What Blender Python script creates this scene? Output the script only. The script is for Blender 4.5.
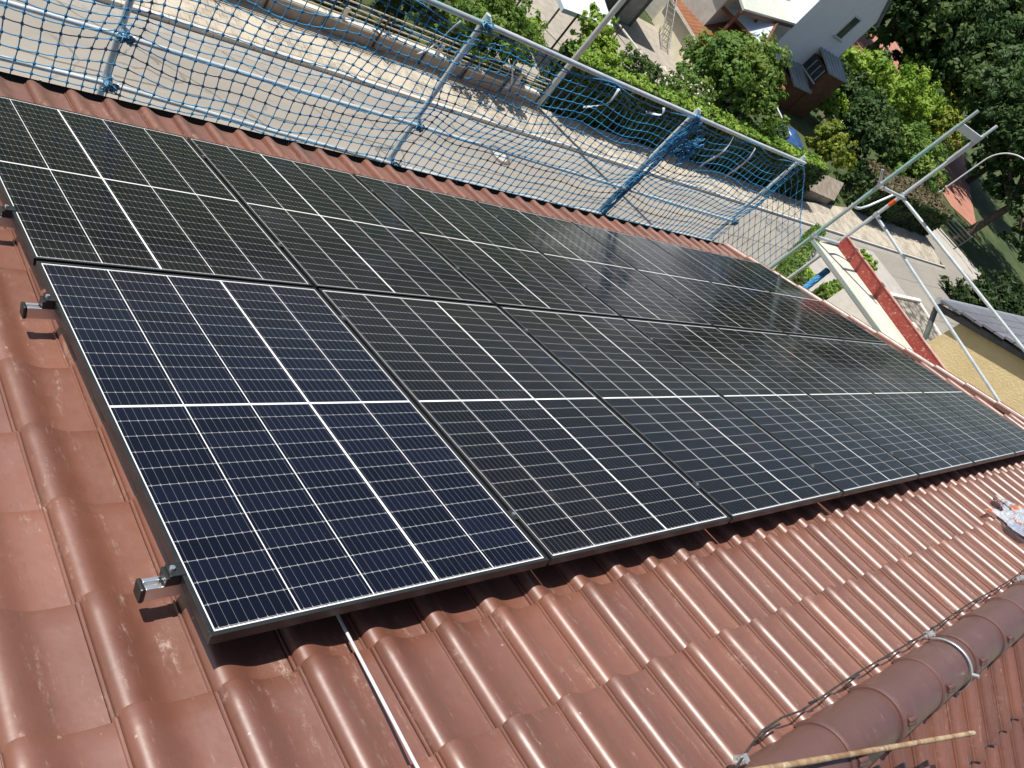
import bpy, bmesh, math, random
from mathutils import Vector, Matrix, noise
for o in list(bpy.data.objects): bpy.data.objects.remove(o)
S = bpy.context.scene
COL = S.collection
rnd = random.Random(7)
PI = math.pi

# ------------------------------------------------------------------ camera
cam_d = bpy.data.cameras.new('camera'); cam = bpy.data.objects.new('camera', cam_d); COL.objects.link(cam)
RW = [[0.72606085, -0.35436641, 0.58928778], [-0.03678355, -0.87577185, -0.48132176], [0.68664591, 0.32779279, -0.64889851]]
CW = Vector((-0.66649802, -0.37319075, 1.70979948))
m = Matrix(((RW[0][0], -RW[1][0], -RW[2][0], CW.x), (RW[0][1], -RW[1][1], -RW[2][1], CW.y), (RW[0][2], -RW[1][2], -RW[2][2], CW.z), (0, 0, 0, 1)))
cam.matrix_world = m
cam_d.sensor_width = 36; cam_d.lens = 767.875 / 1024 * 36
cam_d.shift_x = (512 - 504.209) / 1024; cam_d.shift_y = (426.867 - 384) / 1024
cam_d.clip_start = 0.05; cam_d.clip_end = 2000
S.camera = cam

# ------------------------------------------------------------------ sky, sun, exposure
SUN = Vector((-0.33, 0.39, 0.86)).normalized()
w = bpy.data.worlds.new('World'); S.world = w; w.use_nodes = True
nt = w.node_tree; nt.nodes.clear()
sky = nt.nodes.new('ShaderNodeTexSky'); sky.sky_type = 'NISHITA'; sky.sun_disc = False
sky.sun_elevation = math.asin(SUN.z); sky.sun_rotation = math.atan2(SUN.x, SUN.y)
sky.air_density = 1.0; sky.dust_density = 1.6; sky.ozone_density = 1.0
bg = nt.nodes.new('ShaderNodeBackground'); bg.inputs[1].default_value = 0.07
wo = nt.nodes.new('ShaderNodeOutputWorld')
nt.links.new(sky.outputs[0], bg.inputs[0]); nt.links.new(bg.outputs[0], wo.inputs[0])
sl = bpy.data.lights.new('sun', 'SUN'); sl.energy = 5.0; sl.angle = math.radians(0.53); sl.color = (1.0, 0.955, 0.88)
so = bpy.data.objects.new('sun', sl); COL.objects.link(so)
so.rotation_euler = SUN.to_track_quat('Z', 'Y').to_euler()
so.location = (0, 0, 30)
S.view_settings.view_transform = 'Standard'; S.view_settings.look = 'None'
S.view_settings.exposure = 0.32; S.view_settings.gamma = 1.0; S.view_settings.use_curve_mapping = False

# ------------------------------------------------------------------ helpers
PITCH = 0.42617747
SP, CP = math.sin(PITCH), math.cos(PITCH)
GZ = -9.5                                   # street level
def rw(u, v, w): return Vector((u, v * CP + w * SP, -v * SP + w * CP))

class MB:
    """collects faces for ONE mesh object"""
    def __init__(s): s.v = []; s.f = []; s.sm = []; s.mi = []; s.tint = None; s.t = []
    def add(s, vs, fs, smooth=False, mi=0, tint=None):
        b = len(s.v); s.v.extend([tuple(p) for p in vs])
        for f in fs: s.f.append([b + i for i in f]); s.sm.append(smooth); s.mi.append(mi)
        s.t.extend([tint if tint is not None else 0.5] * len(vs))
    def box(s, a, b, mi=0, M=None, smooth=False, tint=None):
        x0, y0, z0 = a; x1, y1, z1 = b
        vs = [Vector(p) for p in ((x0, y0, z0), (x1, y0, z0), (x1, y1, z0), (x0, y1, z0), (x0, y0, z1), (x1, y0, z1), (x1, y1, z1), (x0, y1, z1))]
        if M: vs = [M @ p if isinstance(M, Matrix) else M(p) for p in vs]
        s.add(vs, [(0, 3, 2, 1), (4, 5, 6, 7), (0, 1, 5, 4), (1, 2, 6, 5), (2, 3, 7, 6), (3, 0, 4, 7)], smooth, mi, tint)
    def prism(s, poly, z0, z1, mi=0, M=None, tint=None):
        n = len(poly); vs = [Vector((p[0], p[1], z0)) for p in poly] + [Vector((p[0], p[1], z1)) for p in poly]
        if M: vs = [M @ p for p in vs]
        s.add(vs, [list(range(n))[::-1], list(range(n, 2 * n))] + [(i, (i + 1) % n, n + (i + 1) % n, n + i) for i in range(n)], False, mi, tint)
    def tube(s, pts, r, n=8, cap=True, mi=0, smooth=True, tint=None):
        pts = [Vector(p) for p in pts]; k = len(pts)
        rs = r if isinstance(r, (list, tuple)) else [r] * k
        vs = []; fs = []
        up = None
        for i, p in enumerate(pts):
            d = (pts[min(i + 1, k - 1)] - pts[max(i - 1, 0)])
            if d.length < 1e-9: d = Vector((0, 0, 1))
            d.normalize()
            if up is None: up = Vector((0, 0, 1)) if abs(d.z) < .9 else Vector((1, 0, 0))
            a = d.cross(up)
            if a.length < 1e-6: a = d.cross(Vector((0.3, 1, 0.2)))
            a.normalize(); b = a.cross(d); up = b
            for j in range(n):
                t = 2 * PI * j / n
                vs.append(p + (a * math.cos(t) + b * math.sin(t)) * rs[i])
        for i in range(k - 1):
            for j in range(n):
                j2 = (j + 1) % n
                fs.append((i * n + j, i * n + j2, (i + 1) * n + j2, (i + 1) * n + j))
        s.add(vs, fs, smooth, mi, tint)
        if cap:
            s.add(vs[:n], [list(range(n))], False, mi, tint); s.add(vs[-n:], [list(range(n))[::-1]], False, mi, tint)
    def build(s, name, mat, parent=None, loc=None, rot=None, bevel=0, tint=False):
        me = bpy.data.meshes.new(name); me.from_pydata(s.v, [], s.f); me.update()
        me.polygons.foreach_set('use_smooth', s.sm)
        mats = mat if isinstance(mat, (list, tuple)) else [mat]
        for mm in mats: me.materials.append(mm)
        if len(mats) > 1: me.polygons.foreach_set('material_index', s.mi)
        if tint:
            a = me.attributes.new('tint', 'FLOAT', 'POINT'); a.data.foreach_set('value', s.t)
        o = bpy.data.objects.new(name, me); COL.objects.link(o)
        if parent: o.parent = parent
        if loc is not None: o.location = loc
        if rot is not None: o.rotation_euler = rot
        if bevel:
            md = o.modifiers.new('bevel', 'BEVEL'); md.width = bevel; md.segments = 2; md.limit_method = 'ANGLE'; md.angle_limit = math.radians(40)
        return o
def tag(o, label=None, cat=None, group=None, kind=None):
    if label: o['label'] = label
    if cat: o['category'] = cat
    if group: o['group'] = group
    if kind: o['kind'] = kind
    return o
def thing(name, label, cat, loc=(0, 0, 0), rot=None, group=None):
    o = bpy.data.objects.new(name, None); COL.objects.link(o); o.location = loc; o.empty_display_size = .2
    if rot: o.rotation_euler = rot
    return tag(o, label, cat, group)
def dup(root, loc, label=None, rot=None):
    r = root.copy(); COL.objects.link(r); r.location = loc
    if rot is not None: r.rotation_euler = rot
    if label: r['label'] = label
    for ch in list(root.children):
        c = ch.copy(); COL.objects.link(c); c.parent = r
        for g in list(ch.children):
            d = g.copy(); COL.objects.link(d); d.parent = c
    return r

# ------------------------------------------------------------------ materials
class NT:
    def __init__(s, name):
        s.m = bpy.data.materials.new(name); s.m.use_nodes = True; s.t = s.m.node_tree
        s.b = s.t.nodes['Principled BSDF']
    def n(s, typ, **kw):
        nd = s.t.nodes.new(typ)
        for k, v in kw.items(): setattr(nd, k, v)
        return nd
    def l(s, a, b): s.t.links.new(a, b)
    def math(s, op, a, b=None, c=None, clamp=False):
        nd = s.n('ShaderNodeMath', operation=op); nd.use_clamp = clamp
        for i, x in enumerate((a, b, c)):
            if x is None: continue
            if isinstance(x, (int, float)): nd.inputs[i].default_value = x
            else: s.l(x, nd.inputs[i])
        return nd.outputs[0]
    def mix(s, fac, a, b, typ='MIX'):
        nd = s.n('ShaderNodeMix', data_type='RGBA', blend_type=typ)
        for sock, x in ((nd.inputs[0], fac), (nd.inputs[6], a), (nd.inputs[7], b)):
            if isinstance(x, (int, float)): sock.default_value = x
            elif isinstance(x, (tuple, list)): sock.default_value = (*x[:3], 1)
            else: s.l(x, sock)
        return nd.outputs[2]
    def coord(s, which='Object'): return s.n('ShaderNodeTexCoord').outputs[which]
    def noise(s, vec, scale, detail=4, rough=.6, scl=None):
        if scl:
            mp = s.n('ShaderNodeMapping'); mp.inputs['Scale'].default_value = scl; s.l(vec, mp.inputs[0]); vec = mp.outputs[0]
        nd = s.n('ShaderNodeTexNoise'); nd.inputs['Scale'].default_value = scale; nd.inputs['Detail'].default_value = detail; nd.inputs['Roughness'].default_value = rough
        s.l(vec, nd.inputs['Vector']); return nd.outputs['Fac']
    def ramp(s, fac, lo, hi, a=0.0, b=1.0):
        nd = s.n('ShaderNodeMapRange'); nd.interpolation_type = 'SMOOTHSTEP'; s.l(fac, nd.inputs[0])
        nd.inputs[1].default_value = lo; nd.inputs[2].default_value = hi; nd.inputs[3].default_value = a; nd.inputs[4].default_value = b
        return nd.outputs[0]
    def bump(s, h, strength=.3, dist=.01):
        nd = s.n('ShaderNodeBump'); nd.inputs['Strength'].default_value = strength; nd.inputs['Distance'].default_value = dist
        s.l(h, nd.inputs['Height']); s.l(nd.outputs[0], s.b.inputs['Normal'])
    def base(s, x):
        if isinstance(x, (tuple, list)): s.b.inputs['Base Color'].default_value = (*x[:3], 1)
        else: s.l(x, s.b.inputs['Base Color'])
    def rough(s, x):
        if isinstance(x, (int, float)): s.b.inputs['Roughness'].default_value = x
        else: s.l(x, s.b.inputs['Roughness'])
    def set(s, k, v): s.b.inputs[k].default_value = v

def mottled(name, c1, c2, scale=6, rough=.7, metal=0, bump=0, bscale=40, spec=.5, c3=None, s3=30, lo=.35, hi=.65, scl=None, bdist=.01):
    q = NT(name); co = q.coord()
    col = q.mix(q.ramp(q.noise(co, scale, 5, .65, scl), lo, hi), c1, c2)
    if c3: col = q.mix(q.ramp(q.noise(co, s3, 4, .7), .55, .72), col, c3)
    q.base(col); q.rough(rough); q.set('Metallic', metal); q.set('Specular IOR Level', spec)
    if bump: q.bump(q.noise(co, bscale, 5, .7), bump, bdist)
    return q.m

def mat_tile(name, base, alt, wear=1.0):
    q = NT(name); co = q.coord()
    at = q.n('ShaderNodeAttribute', attribute_name='tint').outputs['Fac']
    col = q.mix(at, base, alt)
    big = q.noise(co, 2.3, 5, .7)
    col = q.mix(q.ramp(big, .35, .75, 0, .35), col, (base[0] * .62, base[1] * .58, base[2] * .6))
    # chalky efflorescence and rubbed spots, mostly running down the slope
    st = q.noise(co, 9, 7, .75, (3.0, .5, .5))
    sp = q.noise(co, 46, 6, .8)
    chalk = q.math('MULTIPLY', q.ramp(st, .53, .74), q.ramp(sp, .42, .68))
    col = q.mix(q.math('MULTIPLY', chalk, .8 * wear), col, (.52, .40, .33))
    fl = q.noise(co, 170, 3, .6)
    col = q.mix(q.math('MULTIPLY', q.ramp(fl, .73, .77), .8 * wear), col, (.62, .5, .42))
    dk = q.noise(co, 30, 6, .7, (2.5, .6, .6))
    col = q.mix(q.math('MULTIPLY', q.ramp(dk, .54, .76), .6 * wear), col, (.07, .05, .03))
    li = q.n('ShaderNodeTexVoronoi'); li.inputs['Scale'].default_value = 11; li.inputs['Randomness'].default_value = 1; q.l(co, li.inputs['Vector'])
    spot = q.math('MULTIPLY', q.math('LESS_THAN', q.math('ADD', li.outputs['Distance'], q.math('MULTIPLY', q.noise(co, 120, 4, .7), .16)), .125), q.ramp(q.noise(co, 3.1, 3, .6), .52, .56))
    col = q.mix(q.math('MULTIPLY', spot, .55 * wear), col, (.42, .36, .28))
    q.base(col)
    q.rough(q.math('ADD', q.ramp(q.noise(co, 14, 6, .7), .3, .75, .42, .56), q.math('MULTIPLY', chalk, .3)))
    q.set('Specular IOR Level', 1.0); q.set('Coat Weight', .8); q.set('Coat Roughness', .46)
    q.bump(q.math('ADD', q.math('MULTIPLY', q.noise(co, 70, 3, .5), .35), q.math('MULTIPLY', q.noise(co, 9, 3, .5), 2.0)), .09, .012)
    return q.m
M = {}
M['tile'] = mat_tile('engobed_clay_tile', (.152, .055, .033), (.208, .077, .045))
M['tile_ridge'] = mat_tile('engobed_ridge_tile', (.112, .047, .036), (.128, .054, .041), .3)
M['steel_galv'] = mottled('galvanised_steel', (.50, .57, .60), (.64, .70, .72), 7, .45, .3, .05, 60)
M['steel_teal'] = mottled('weathered_teal_coated_tube', (.30, .62, .55), (.55, .60, .60), 3.2, .45, .5, .05, 60)
M['alu'] = mottled('aluminium', (.62, .63, .64), (.72, .73, .74), 9, .34, .9)
M['black_plastic'] = mottled('black_plastic', (.012, .013, .014), (.02, .021, .022), 20, .4)
M['black_alu'] = mottled('black_anodised_frame', (.014, .016, .017), (.022, .024, .026), 8, .36, .1, 0, 40, .6)
M['red_paint'] = mottled('red_painted_board', (.33, .055, .042), (.39, .08, .06), 4, .55, 0, .1, 40, .4, (.62, .45, .40), 26)
M['rod'] = mottled('bright_aluminium_rod', (.74, .75, .76), (.80, .81, .82), 9, .35, .25)
M['zinc'] = mottled('zinc', (.52, .54, .56), (.66, .67, .68), 12, .4, .7)
M['wire'] = mottled('dark_wire', (.03, .03, .03), (.07, .065, .06), 30, .55, .3)
M['plaster_w'] = mottled('white_plaster', (.62, .60, .57), (.70, .68, .64), 3, .85, 0, .2, 60)
M['dark'] = mottled('dark_under_roof', (.02, .016, .014), (.03, .024, .02), 6, .9)
M['cane'] = mottled('weathered_cane', (.40, .30, .18), (.20, .115, .065), 5, .65, 0, .3, 30, .4, (.58, .50, .38), 14, scl=(3, 1, 1))

def mat_panel(name, ca, cb_):
    q = NT(name); co = q.coord()
    sx = q.n('ShaderNodeSeparateXYZ'); q.l(co, sx.inputs[0]); x, y = sx.outputs[0], sx.outputs[1]
    PX = .2134; X0 = .548 - 2.5 * PX; PY = .0714; YM = .877
    def dist(v, o, P):
        t = q.math('ADD', v, -o + P / 2 + 50 * P)
        return q.math('ABSOLUTE', q.math('SUBTRACT', q.math('MODULO', t, P), P / 2))
    colg = q.math('LESS_THAN', dist(x, X0, PX), .0016)
    thick = q.math('LESS_THAN', q.math('ABSOLUTE', q.math('ADD', x, -(X0 + 3 * PX))), .0042)
    rowg = q.math('LESS_THAN', dist(y, YM, PY), .0009)
    mid = q.math('LESS_THAN', q.math('ABSOLUTE', q.math('ADD', y, -YM)), .0050)
    ex = q.math('GREATER_THAN', q.math('ABSOLUTE', q.math('ADD', x, -.548)), 2.5 * PX - .0005)
    ey = q.math('GREATER_THAN', q.math('ABSOLUTE', q.math('ADD', y, -YM)), 12 * PY + .003)
    bus = q.math('LESS_THAN', dist(x, X0 + PX / 18, PX / 9), .00042)
    pad = q.math('MULTIPLY', q.math('LESS_THAN', dist(x, X0 + PX / 18, PX / 9), .0011), q.math('LESS_THAN', dist(y, YM, PY), .0042))
    white = q.math('MAXIMUM', q.math('MAXIMUM', colg, thick), q.math('MAXIMUM', mid, q.math('MAXIMUM', ex, ey)))
    # one cell colour per cell
    cx = q.math('FLOOR', q.math('DIVIDE', q.math('ADD', x, -X0), PX)); cy = q.math('FLOOR', q.math('DIVIDE', q.math('ADD', y, -YM), PY))
    cb = q.n('ShaderNodeCombineXYZ'); q.l(cx, cb.inputs[0]); q.l(cy, cb.inputs[1])
    oi = q.n('ShaderNodeObjectInfo'); q.l(oi.outputs['Random'], cb.inputs[2])
    wn = q.n('ShaderNodeTexWhiteNoise', noise_dimensions='3D'); q.l(cb.outputs[0], wn.inputs[0])
    cell = q.mix(wn.outputs[0], ca, cb_)
    geo = q.n('ShaderNodeNewGeometry'); wv = geo.outputs['Position']
    blot = q.noise(wv, 1.6, 4, .6)
    cell = q.mix(q.ramp(blot, .5, .72, 0, .45), cell, (.006, .008, .022))
    col = q.mix(bus, cell, (.13, .135, .145)); col = q.mix(pad, col, (.30, .31, .32))
    col = q.mix(rowg, col, (.25, .26, .27)); col = q.mix(white, col, (.70, .71, .71))
    dust_haze = q.math('MULTIPLY', q.ramp(q.noise(wv, 1.1, 6, .72), .42, .78), q.ramp(q.noise(wv, 25, 6, .75), .25, .8, .4, 1))  # dust on the glass, strengthened to paint in a hazy sky sheen
    col = q.mix(q.math('ADD', q.math('MULTIPLY', q.math('MULTIPLY', dust_haze, dust_haze), .085), .002), col, (.53, .54, .56))
    speck = q.ramp(q.noise(wv, 260, 2, .5), .80, .83)
    col = q.mix(q.math('MULTIPLY', speck, .35), col, (.6, .58, .54))
    q.base(col)
    q.rough(q.math('ADD', q.math('MULTIPLY', dust_haze, .20), .09)); q.set('IOR', 1.45); q.set('Specular IOR Level', .17)
    return q.m
M['panel'] = mat_panel('solar_cells_under_glass', (.0035, .0038, .0052), (.0055, .006, .0078))
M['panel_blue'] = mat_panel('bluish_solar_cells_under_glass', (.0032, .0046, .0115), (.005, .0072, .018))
# ------------------------------------------------------------------ our house: roof, ridge, verge, gutter, walls
house = thing('house', 'own house under the camera, brown-red clay tile roof with ridge caps and gutter', 'house', (0, 0, 0))
TP, CPV = .2105, .336
U0 = .038
PROF = [(-.006, -.006), (-.006, .0058), (-.0045, .0088), (-.0012, .0088), (.0003, .003), (.0022, .003),
        (.0034, .0125), (.0062, .0210), (.011, .0288), (.018, .0344), (.027, .0374), (.037, .0376), (.048, .0352), (.060, .0303), (.073, .0236),
        (.086, .0165), (.098, .0103), (.110, .0055), (.124, .0022), (.142, .0005), (.165, .0), (.2045, .0008)]
def gable_u(v): return 9.19 - .214 * v
def tile(mb, u0, vn, vt, base, flip=False, xf=rw):
    """one interlocking tile: nose at vn (down-slope), head at vt"""
    t = rnd.random(); du = rnd.uniform(-.0022, .0022); dv = rnd.uniform(-.004, .004); dw = rnd.uniform(-.0012, .0018); tilt = rnd.uniform(-.0016, .0016)
    rows = [(vt, -.004), (vn + dv - .06, .0175), (vn + dv - .004, .0225), (vn + dv, .0200)]
    n = len(PROF); vs = []
    for v, lift in rows:
        for (pu, h) in PROF: vs.append(xf(u0 + du + pu, v, base + dw + lift + h + tilt * (pu - .1) * 8))
    for (pu, h) in PROF: vs.append(xf(u0 + du + pu, vn + dv - .001, base + dw + h - .004))
    fs = []
    for r in range(len(rows) - 1):
        for i in range(n - 1):
            a = r * n + i; f = (a, a + 1, a + n + 1, a + n)
            fs.append(f if not flip else f[::-1])
    # crisp side lip: the first strips are flat shaded, the roll and the pan are smooth
    lip = [f for k, f in enumerate(fs) if k % (n - 1) < 5]; rest = [f for k, f in enumerate(fs) if k % (n - 1) >= 5]
    mb.add(vs, rest, True, tint=t); mb.add(vs, lip, False, tint=t)
    r = len(rows) - 1
    nose = [(r * n + i, r * n + i + 1, (r + 1) * n + i + 1, (r + 1) * n + i) for i in range(n - 1)]
    mb.add(vs, nose if not flip else [f[::-1] for f in nose], False, tint=t)
mb = MB()
noses = [-.04 + CPV * k for k in range(-1, 1)] + [-.04 + .3338 * k for k in range(1, 14)]
WB = -.162
for k, vn in enumerate(noses):
    up = noses[k - 1] if k else -.855
    for i in range(-11, 46):
        u = U0 + TP * i
        if u + TP * .5 > gable_u(vn) - .04: continue
        tile(mb, u, vn, (up - .05) if k else up, WB)
roof = mb.build('roof_slope', M['tile'], house, tint=True)
# the far slope behind the ridge
RY, RZ = -.85, .20
def rw_back(u, v, w):                                   # mirrored about the ridge line
    p = rw(u, v, w); return Vector((p.x, 2 * RY - p.y, p.z))
mb = MB()
VR = -.905
for k in range(5):
    vn = -.40 + .336 * k
    for i in range(-11, 48):
        u = U0 + TP * i + .09
        if u > 9.6: continue
        tile(mb, u, vn, max(vn - .386, -.855), WB, True, rw_back)
mb.build('roof_slope', M['tile'], house, tint=True)
mb = MB()                                               # dark under-roof slab, added below the tiles to block light
def slab(xf, flip):
    P = [xf(-2.4, -.85, -.2), xf(9.3, -.85, -.2), xf(8.2, 4.25, -.2), xf(-2.4, 4.25, -.2)]
    Q = [xf(-2.4, -.85, -.26), xf(9.3, -.85, -.26), xf(8.2, 4.25, -.26), xf(-2.4, 4.25, -.26)]
    mb.add(P + Q, [(0, 3, 2, 1), (4, 5, 6, 7), (0, 1, 5, 4), (1, 2, 6, 5), (2, 3, 7, 6), (3, 0, 4, 7)])
slab(rw, 0); slab(rw_back, 1)
mb.build('under_roof_block', M['dark'], house)
# ridge caps with clips
def ridge_cap(x0, L):
    mb = MB(); t = rnd.random(); n = 20; rows = []
    rj = rnd.uniform(-.003, .003)
    prof = [(0, .0), (.010, .004), (.024, .0045), (.034, .001), (.05, 0), (L - .002, -.006), (L + .03, -.008)]
    vs = []
    for (dx, dr) in prof:
        for j in range(n + 1):
            a = math.radians(-14 + 208 * j / n); r = .111 + dr + rj * .3
            vs.append(Vector((x0 + dx, RY + r * math.cos(a), RZ + r * math.sin(a) + rj)))
    fs = [(r * (n + 1) + j, (r + 1) * (n + 1) + j, (r + 1) * (n + 1) + j + 1, r * (n + 1) + j + 1) for r in range(len(prof) - 1) for j in range(n)]
    mb.add(vs, fs, True, tint=t)
    # thickness at the exposed end
    e = [Vector((x0, RY + (.101) * math.cos(math.radians(-14 + 208 * j / n)), RZ + rj + (.101) * math.sin(math.radians(-14 + 208 * j / n)))) for j in range(n + 1)]
    mb.add(vs[:n + 1] + e, [(j, j + 1, n + 2 + j, n + 1 + j) for j in range(n)], False, tint=t)
    o = mb.build('ridge_tile', M['tile_ridge'], house, tint=True)
    c = MB(); a = math.radians(112)
    for da, ww in ((0, .011), (6, .008)):
        b = a + math.radians(da); rr = .114
        c.tube([(x0 + .03, RY + rr * math.cos(b), RZ + rr * math.sin(b)), (x0 + .03 + .034, RY + (rr + .012) * math.cos(b), RZ + (rr + .012) * math.sin(b)), (x0 + .075, RY + (rr + .002) * math.cos(b), RZ + (rr + .002) * math.sin(b))], ww, 7)
    c.build('ridge_clip', M['tile_ridge'], o)
for k in range(-7, 19): ridge_cap(1.707 + .4215 * k, .4215)
# verge tiles along the slanting gable
for k in range(14):
    mb = MB(); va = -.62 + .352 * k; vb = va + .37
    sec = [(-.115, -.150), (-.115, -.104), (-.100, -.094), (-.080, -.094), (-.066, -.106), (-.05, -.106), (-.036, -.09), (-.012, -.084), (.004, -.092), (.008, -.115), (.008, -.27)]
    n = len(sec); vs = []
    for v, lift in ((va, -.004), (vb - .02, .011), (vb, .011)):
        for du, w_ in sec: vs.append(rw(gable_u(v) + du, min(v, 4.3), w_ + lift))
    fs = [(r * n + i, r * n + i + 1, (r + 1) * n + i + 1, (r + 1) * n + i) for r in range(2) for i in range(n - 1)]
    mb.add(vs, fs, False, tint=rnd.random())
    b = 2 * n; vs2 = vs[b:] + [p + rw(0, -.002, -.014) for p in vs[b:]]
    mb.add(vs2, [(i, i + 1, n + i + 1, n + i) for i in range(n - 1)], False, tint=.5)
    mb.build('verge_tile', M['tile'], house, tint=True)
# gutter: half round channel with brackets, fascia board
EV = rw(0, 4.3, -.17)
mb = MB(); n = 12; vs = []
for x in (-2.4, 8.35):
    for j in range(n + 1):
        a = math.radians(170 + 200 * j / n); vs.append(Vector((x, EV.y + .058 + .062 * math.cos(a), EV.z - .018 + .062 * math.sin(a))))
mb.add(vs, [(j, j + 1, n + 2 + j, n + 1 + j) for j in range(n)], True)
gut = mb.build('gutter', mottled('dark_gutter', (.022, .019, .018), (.035, .03, .028), 8, .5), house)  # near-black channel, shows as dark scallops below the tile edge
for k in range(13):
    mb = MB(); x = -1.9 + .82 * k
    mb.tube([(x, EV.y + .058 + .067 * math.cos(math.radians(a)), EV.z - .018 + .067 * math.sin(math.radians(a))) for a in range(165, 376, 15)], .006, 6)
    mb.build('gutter_bracket', M['zinc'], gut)
mb = MB(); mb.box((-2.4, EV.y - .06, EV.z - .26), (8.3, EV.y - .03, EV.z - .02)); mb.build('fascia_board', M['cane'], house)
# walls: a closed body with a slanting gable
gx = lambda y: 9.19 - .214 * (y / CP) - .28
mb = MB()
yb, yf = 2 * RY - 3.3, 3.3
base = [(-2.2, yb), (gx(yf) + 1.2, yb), (gx(yf), yf), (-2.2, yf)]
zt = [-1.98, -1.98, -1.98, -1.98]
vs = [Vector((x, y, GZ)) for x, y in base] + [Vector((x, y, -1.98)) for x, y in base]
fs = [(0, 1, 5, 4), (1, 2, 6, 5), (2, 3, 7, 6), (3, 0, 4, 7), (4, 5, 6, 7)]
mb.add(vs, fs)
for (x0, x1) in ((-2.2, -2.2), (gx(RY), gx(RY))):
    pass
mb.add([Vector((gx(yf) + 1.2, yb, -1.98)), Vector((gx(yf), yf, -1.98)), Vector((gx(RY), RY, .0))], [(0, 1, 2)])
mb.add([Vector((-2.2, yb, -1.98)), Vector((-2.2, yf, -1.98)), Vector((-2.2, RY, .0))], [(2, 1, 0)])
mb.build('wall', M['plaster_w'], house)

# ------------------------------------------------------------------ solar panels: two rows of seven
W_, L_ = 1.116, 1.774
def make_panel():
    t = thing('solar_panel', 'x', 'solar panel', (0, 0, 0), (-PITCH, 0, 0), 'solar panels mounted on the tiled roof')
    A, B = 1.096, 1.754
    f = MB(); lip = .0122
    for (a, b) in (((0, 0, -.03), (A, lip, 0)), ((0, B - lip, -.03), (A, B, 0)), ((0, lip, -.03), (lip, B - lip, 0)), ((A - lip, lip, -.03), (A, B - lip, 0))):
        f.box(a, b)
    f.build('frame', M['black_alu'], t, bevel=.0011)
    g = MB(); g.box((lip, lip, -.007), (A - lip, B - lip, -.0022)); g.build('laminate', M['panel'], t)
    for x in (.28, .548, .816): j = MB(); j.box((x - .035, .86, -.026), (x + .035, .895, -.0072)); j.build('junction_box', M['black_plastic'], t)
    return t
panel0 = make_panel()
ordn = ['first', 'second', 'third', 'fourth', 'fifth', 'sixth', 'seventh']
def plabel(r, k):
    if r == 0 and k == 0: return 'nearest solar panel, bluish, at lower left corner of the array'
    row = 'lower row beside the bare tiles' if r == 0 else 'upper row beside the eave'
    if r == 1 and k == 0: return 'left end solar panel of the upper row, cut by photo edge'
    if k == 6: return 'right end solar panel, %s' % row
    return 'dark solar panel, %s from left in %s' % (ordn[k], row)
for r in range(2):
    for k in range(7):
        loc = rw(k * W_ + .010 + (.004 if r == 0 and k == 0 else 0), r * L_ + .010, 0)
        if r == 0 and k == 0: panel0.location = loc; panel0['label'] = plabel(r, k)
        elif r == 0: dup(panel0, loc, plabel(r, k))
        else:                                             # the upper row hangs the other way up
            dup(panel0, loc + rw(1.096, 1.754, 0), plabel(r, k), (Matrix.Rotation(-PITCH, 3, 'X') @ Matrix.Rotation(PI, 3, 'Z')).to_euler())
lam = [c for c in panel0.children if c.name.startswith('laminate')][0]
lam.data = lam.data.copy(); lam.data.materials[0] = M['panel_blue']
# mounting rails with end caps, roof hooks and clamps
rails = [(.222, 'rail carrying the lower panel row near its bare-tile edge, with black end clamp'), (1.50, 'rail under the lower panel row close to the gap between rows'),
         (2.18, 'rail under the upper panel row near the row gap, left end at photo edge'), (3.24, 'rail under the upper panel row close to the eave')]
for v, lab in rails:
    t = thing('mounting_rail', lab, 'mounting rail', rw(0, v, 0), (-PITCH, 0, 0), 'aluminium rails under the solar panels')
    b = MB()
    u0, u1 = -.062, 7.86
    b.box((u0, -.0185, -.071), (u1, -.006, -.0315)); b.box((u0, .006, -.071), (u1, .0185, -.0315)); b.box((u0, -.006, -.071), (u1, .006, -.046))
    b.build('rail_bar', M['alu'], t, bevel=.0015)
    for x0, x1 in ((u0 - .013, u0), (u1, u1 + .013)):
        c = MB(); c.box((x0, -.0215, -.074), (x1, .0215, -.029)); c.build('end_cap', M['black_plastic'], t, bevel=.005)
    for s, x in ((-1, .014), (1, 7 * W_ - .008)):                # end clamps on both ends
        c = MB()
        xa, xb = (x - .036, x - .001) if s < 0 else (x + .001, x + .036)
        c.box((xa, -.021, -.031), (xb, .021, -.004)); c.box((xa + (.008 if s < 0 else -.012), -.021, -.0035), (xb + (.012 if s < 0 else -.008), .021, .0032))
        c.box((xa - .004, -.016, -.0365), (xb + .004, .016, -.0312))
        cl = c.build('end_clamp', M['black_alu'], t, bevel=.0015)
        d = MB(); xm = (xa + xb) / 2; d.tube([(xm, 0, -.003), (xm, 0, .0115)], .0068, 12); d.tube([(xm, 0, .0113), (xm, 0, .0118)], .0035, 6); d.build('bolt', M['alu'], cl)
    for k in range(1, 7):
        c = MB(); x = k * W_
        c.box((x - .0165, -.022, .0005), (x + .0165, .022, .003)); c.box((x - .008, -.022, -.031), (x - .0055, .022, .0005)); c.box((x + .0055, -.022, -.031), (x + .008, .022, .0005))
        cl = c.build('mid_clamp', M['black_alu'], t, bevel=.001)
        d = MB(); d.tube([(x, 0, .003), (x, 0, .0095)], .0065, 10); d.build('bolt', M['alu'], cl)
    for k in range(9):
        c = MB(); x = .37 + .92 * k
        c.box((x - .015, -.045, -.156), (x + .015, .05, -.150)); c.box((x - .015, .044, -.150), (x + .015, .050, -.072)); c.box((x - .015, .019, -.0715), (x + .015, .05, -.0655))
        c.build('roof_hook', M['zinc'], t)

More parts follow.
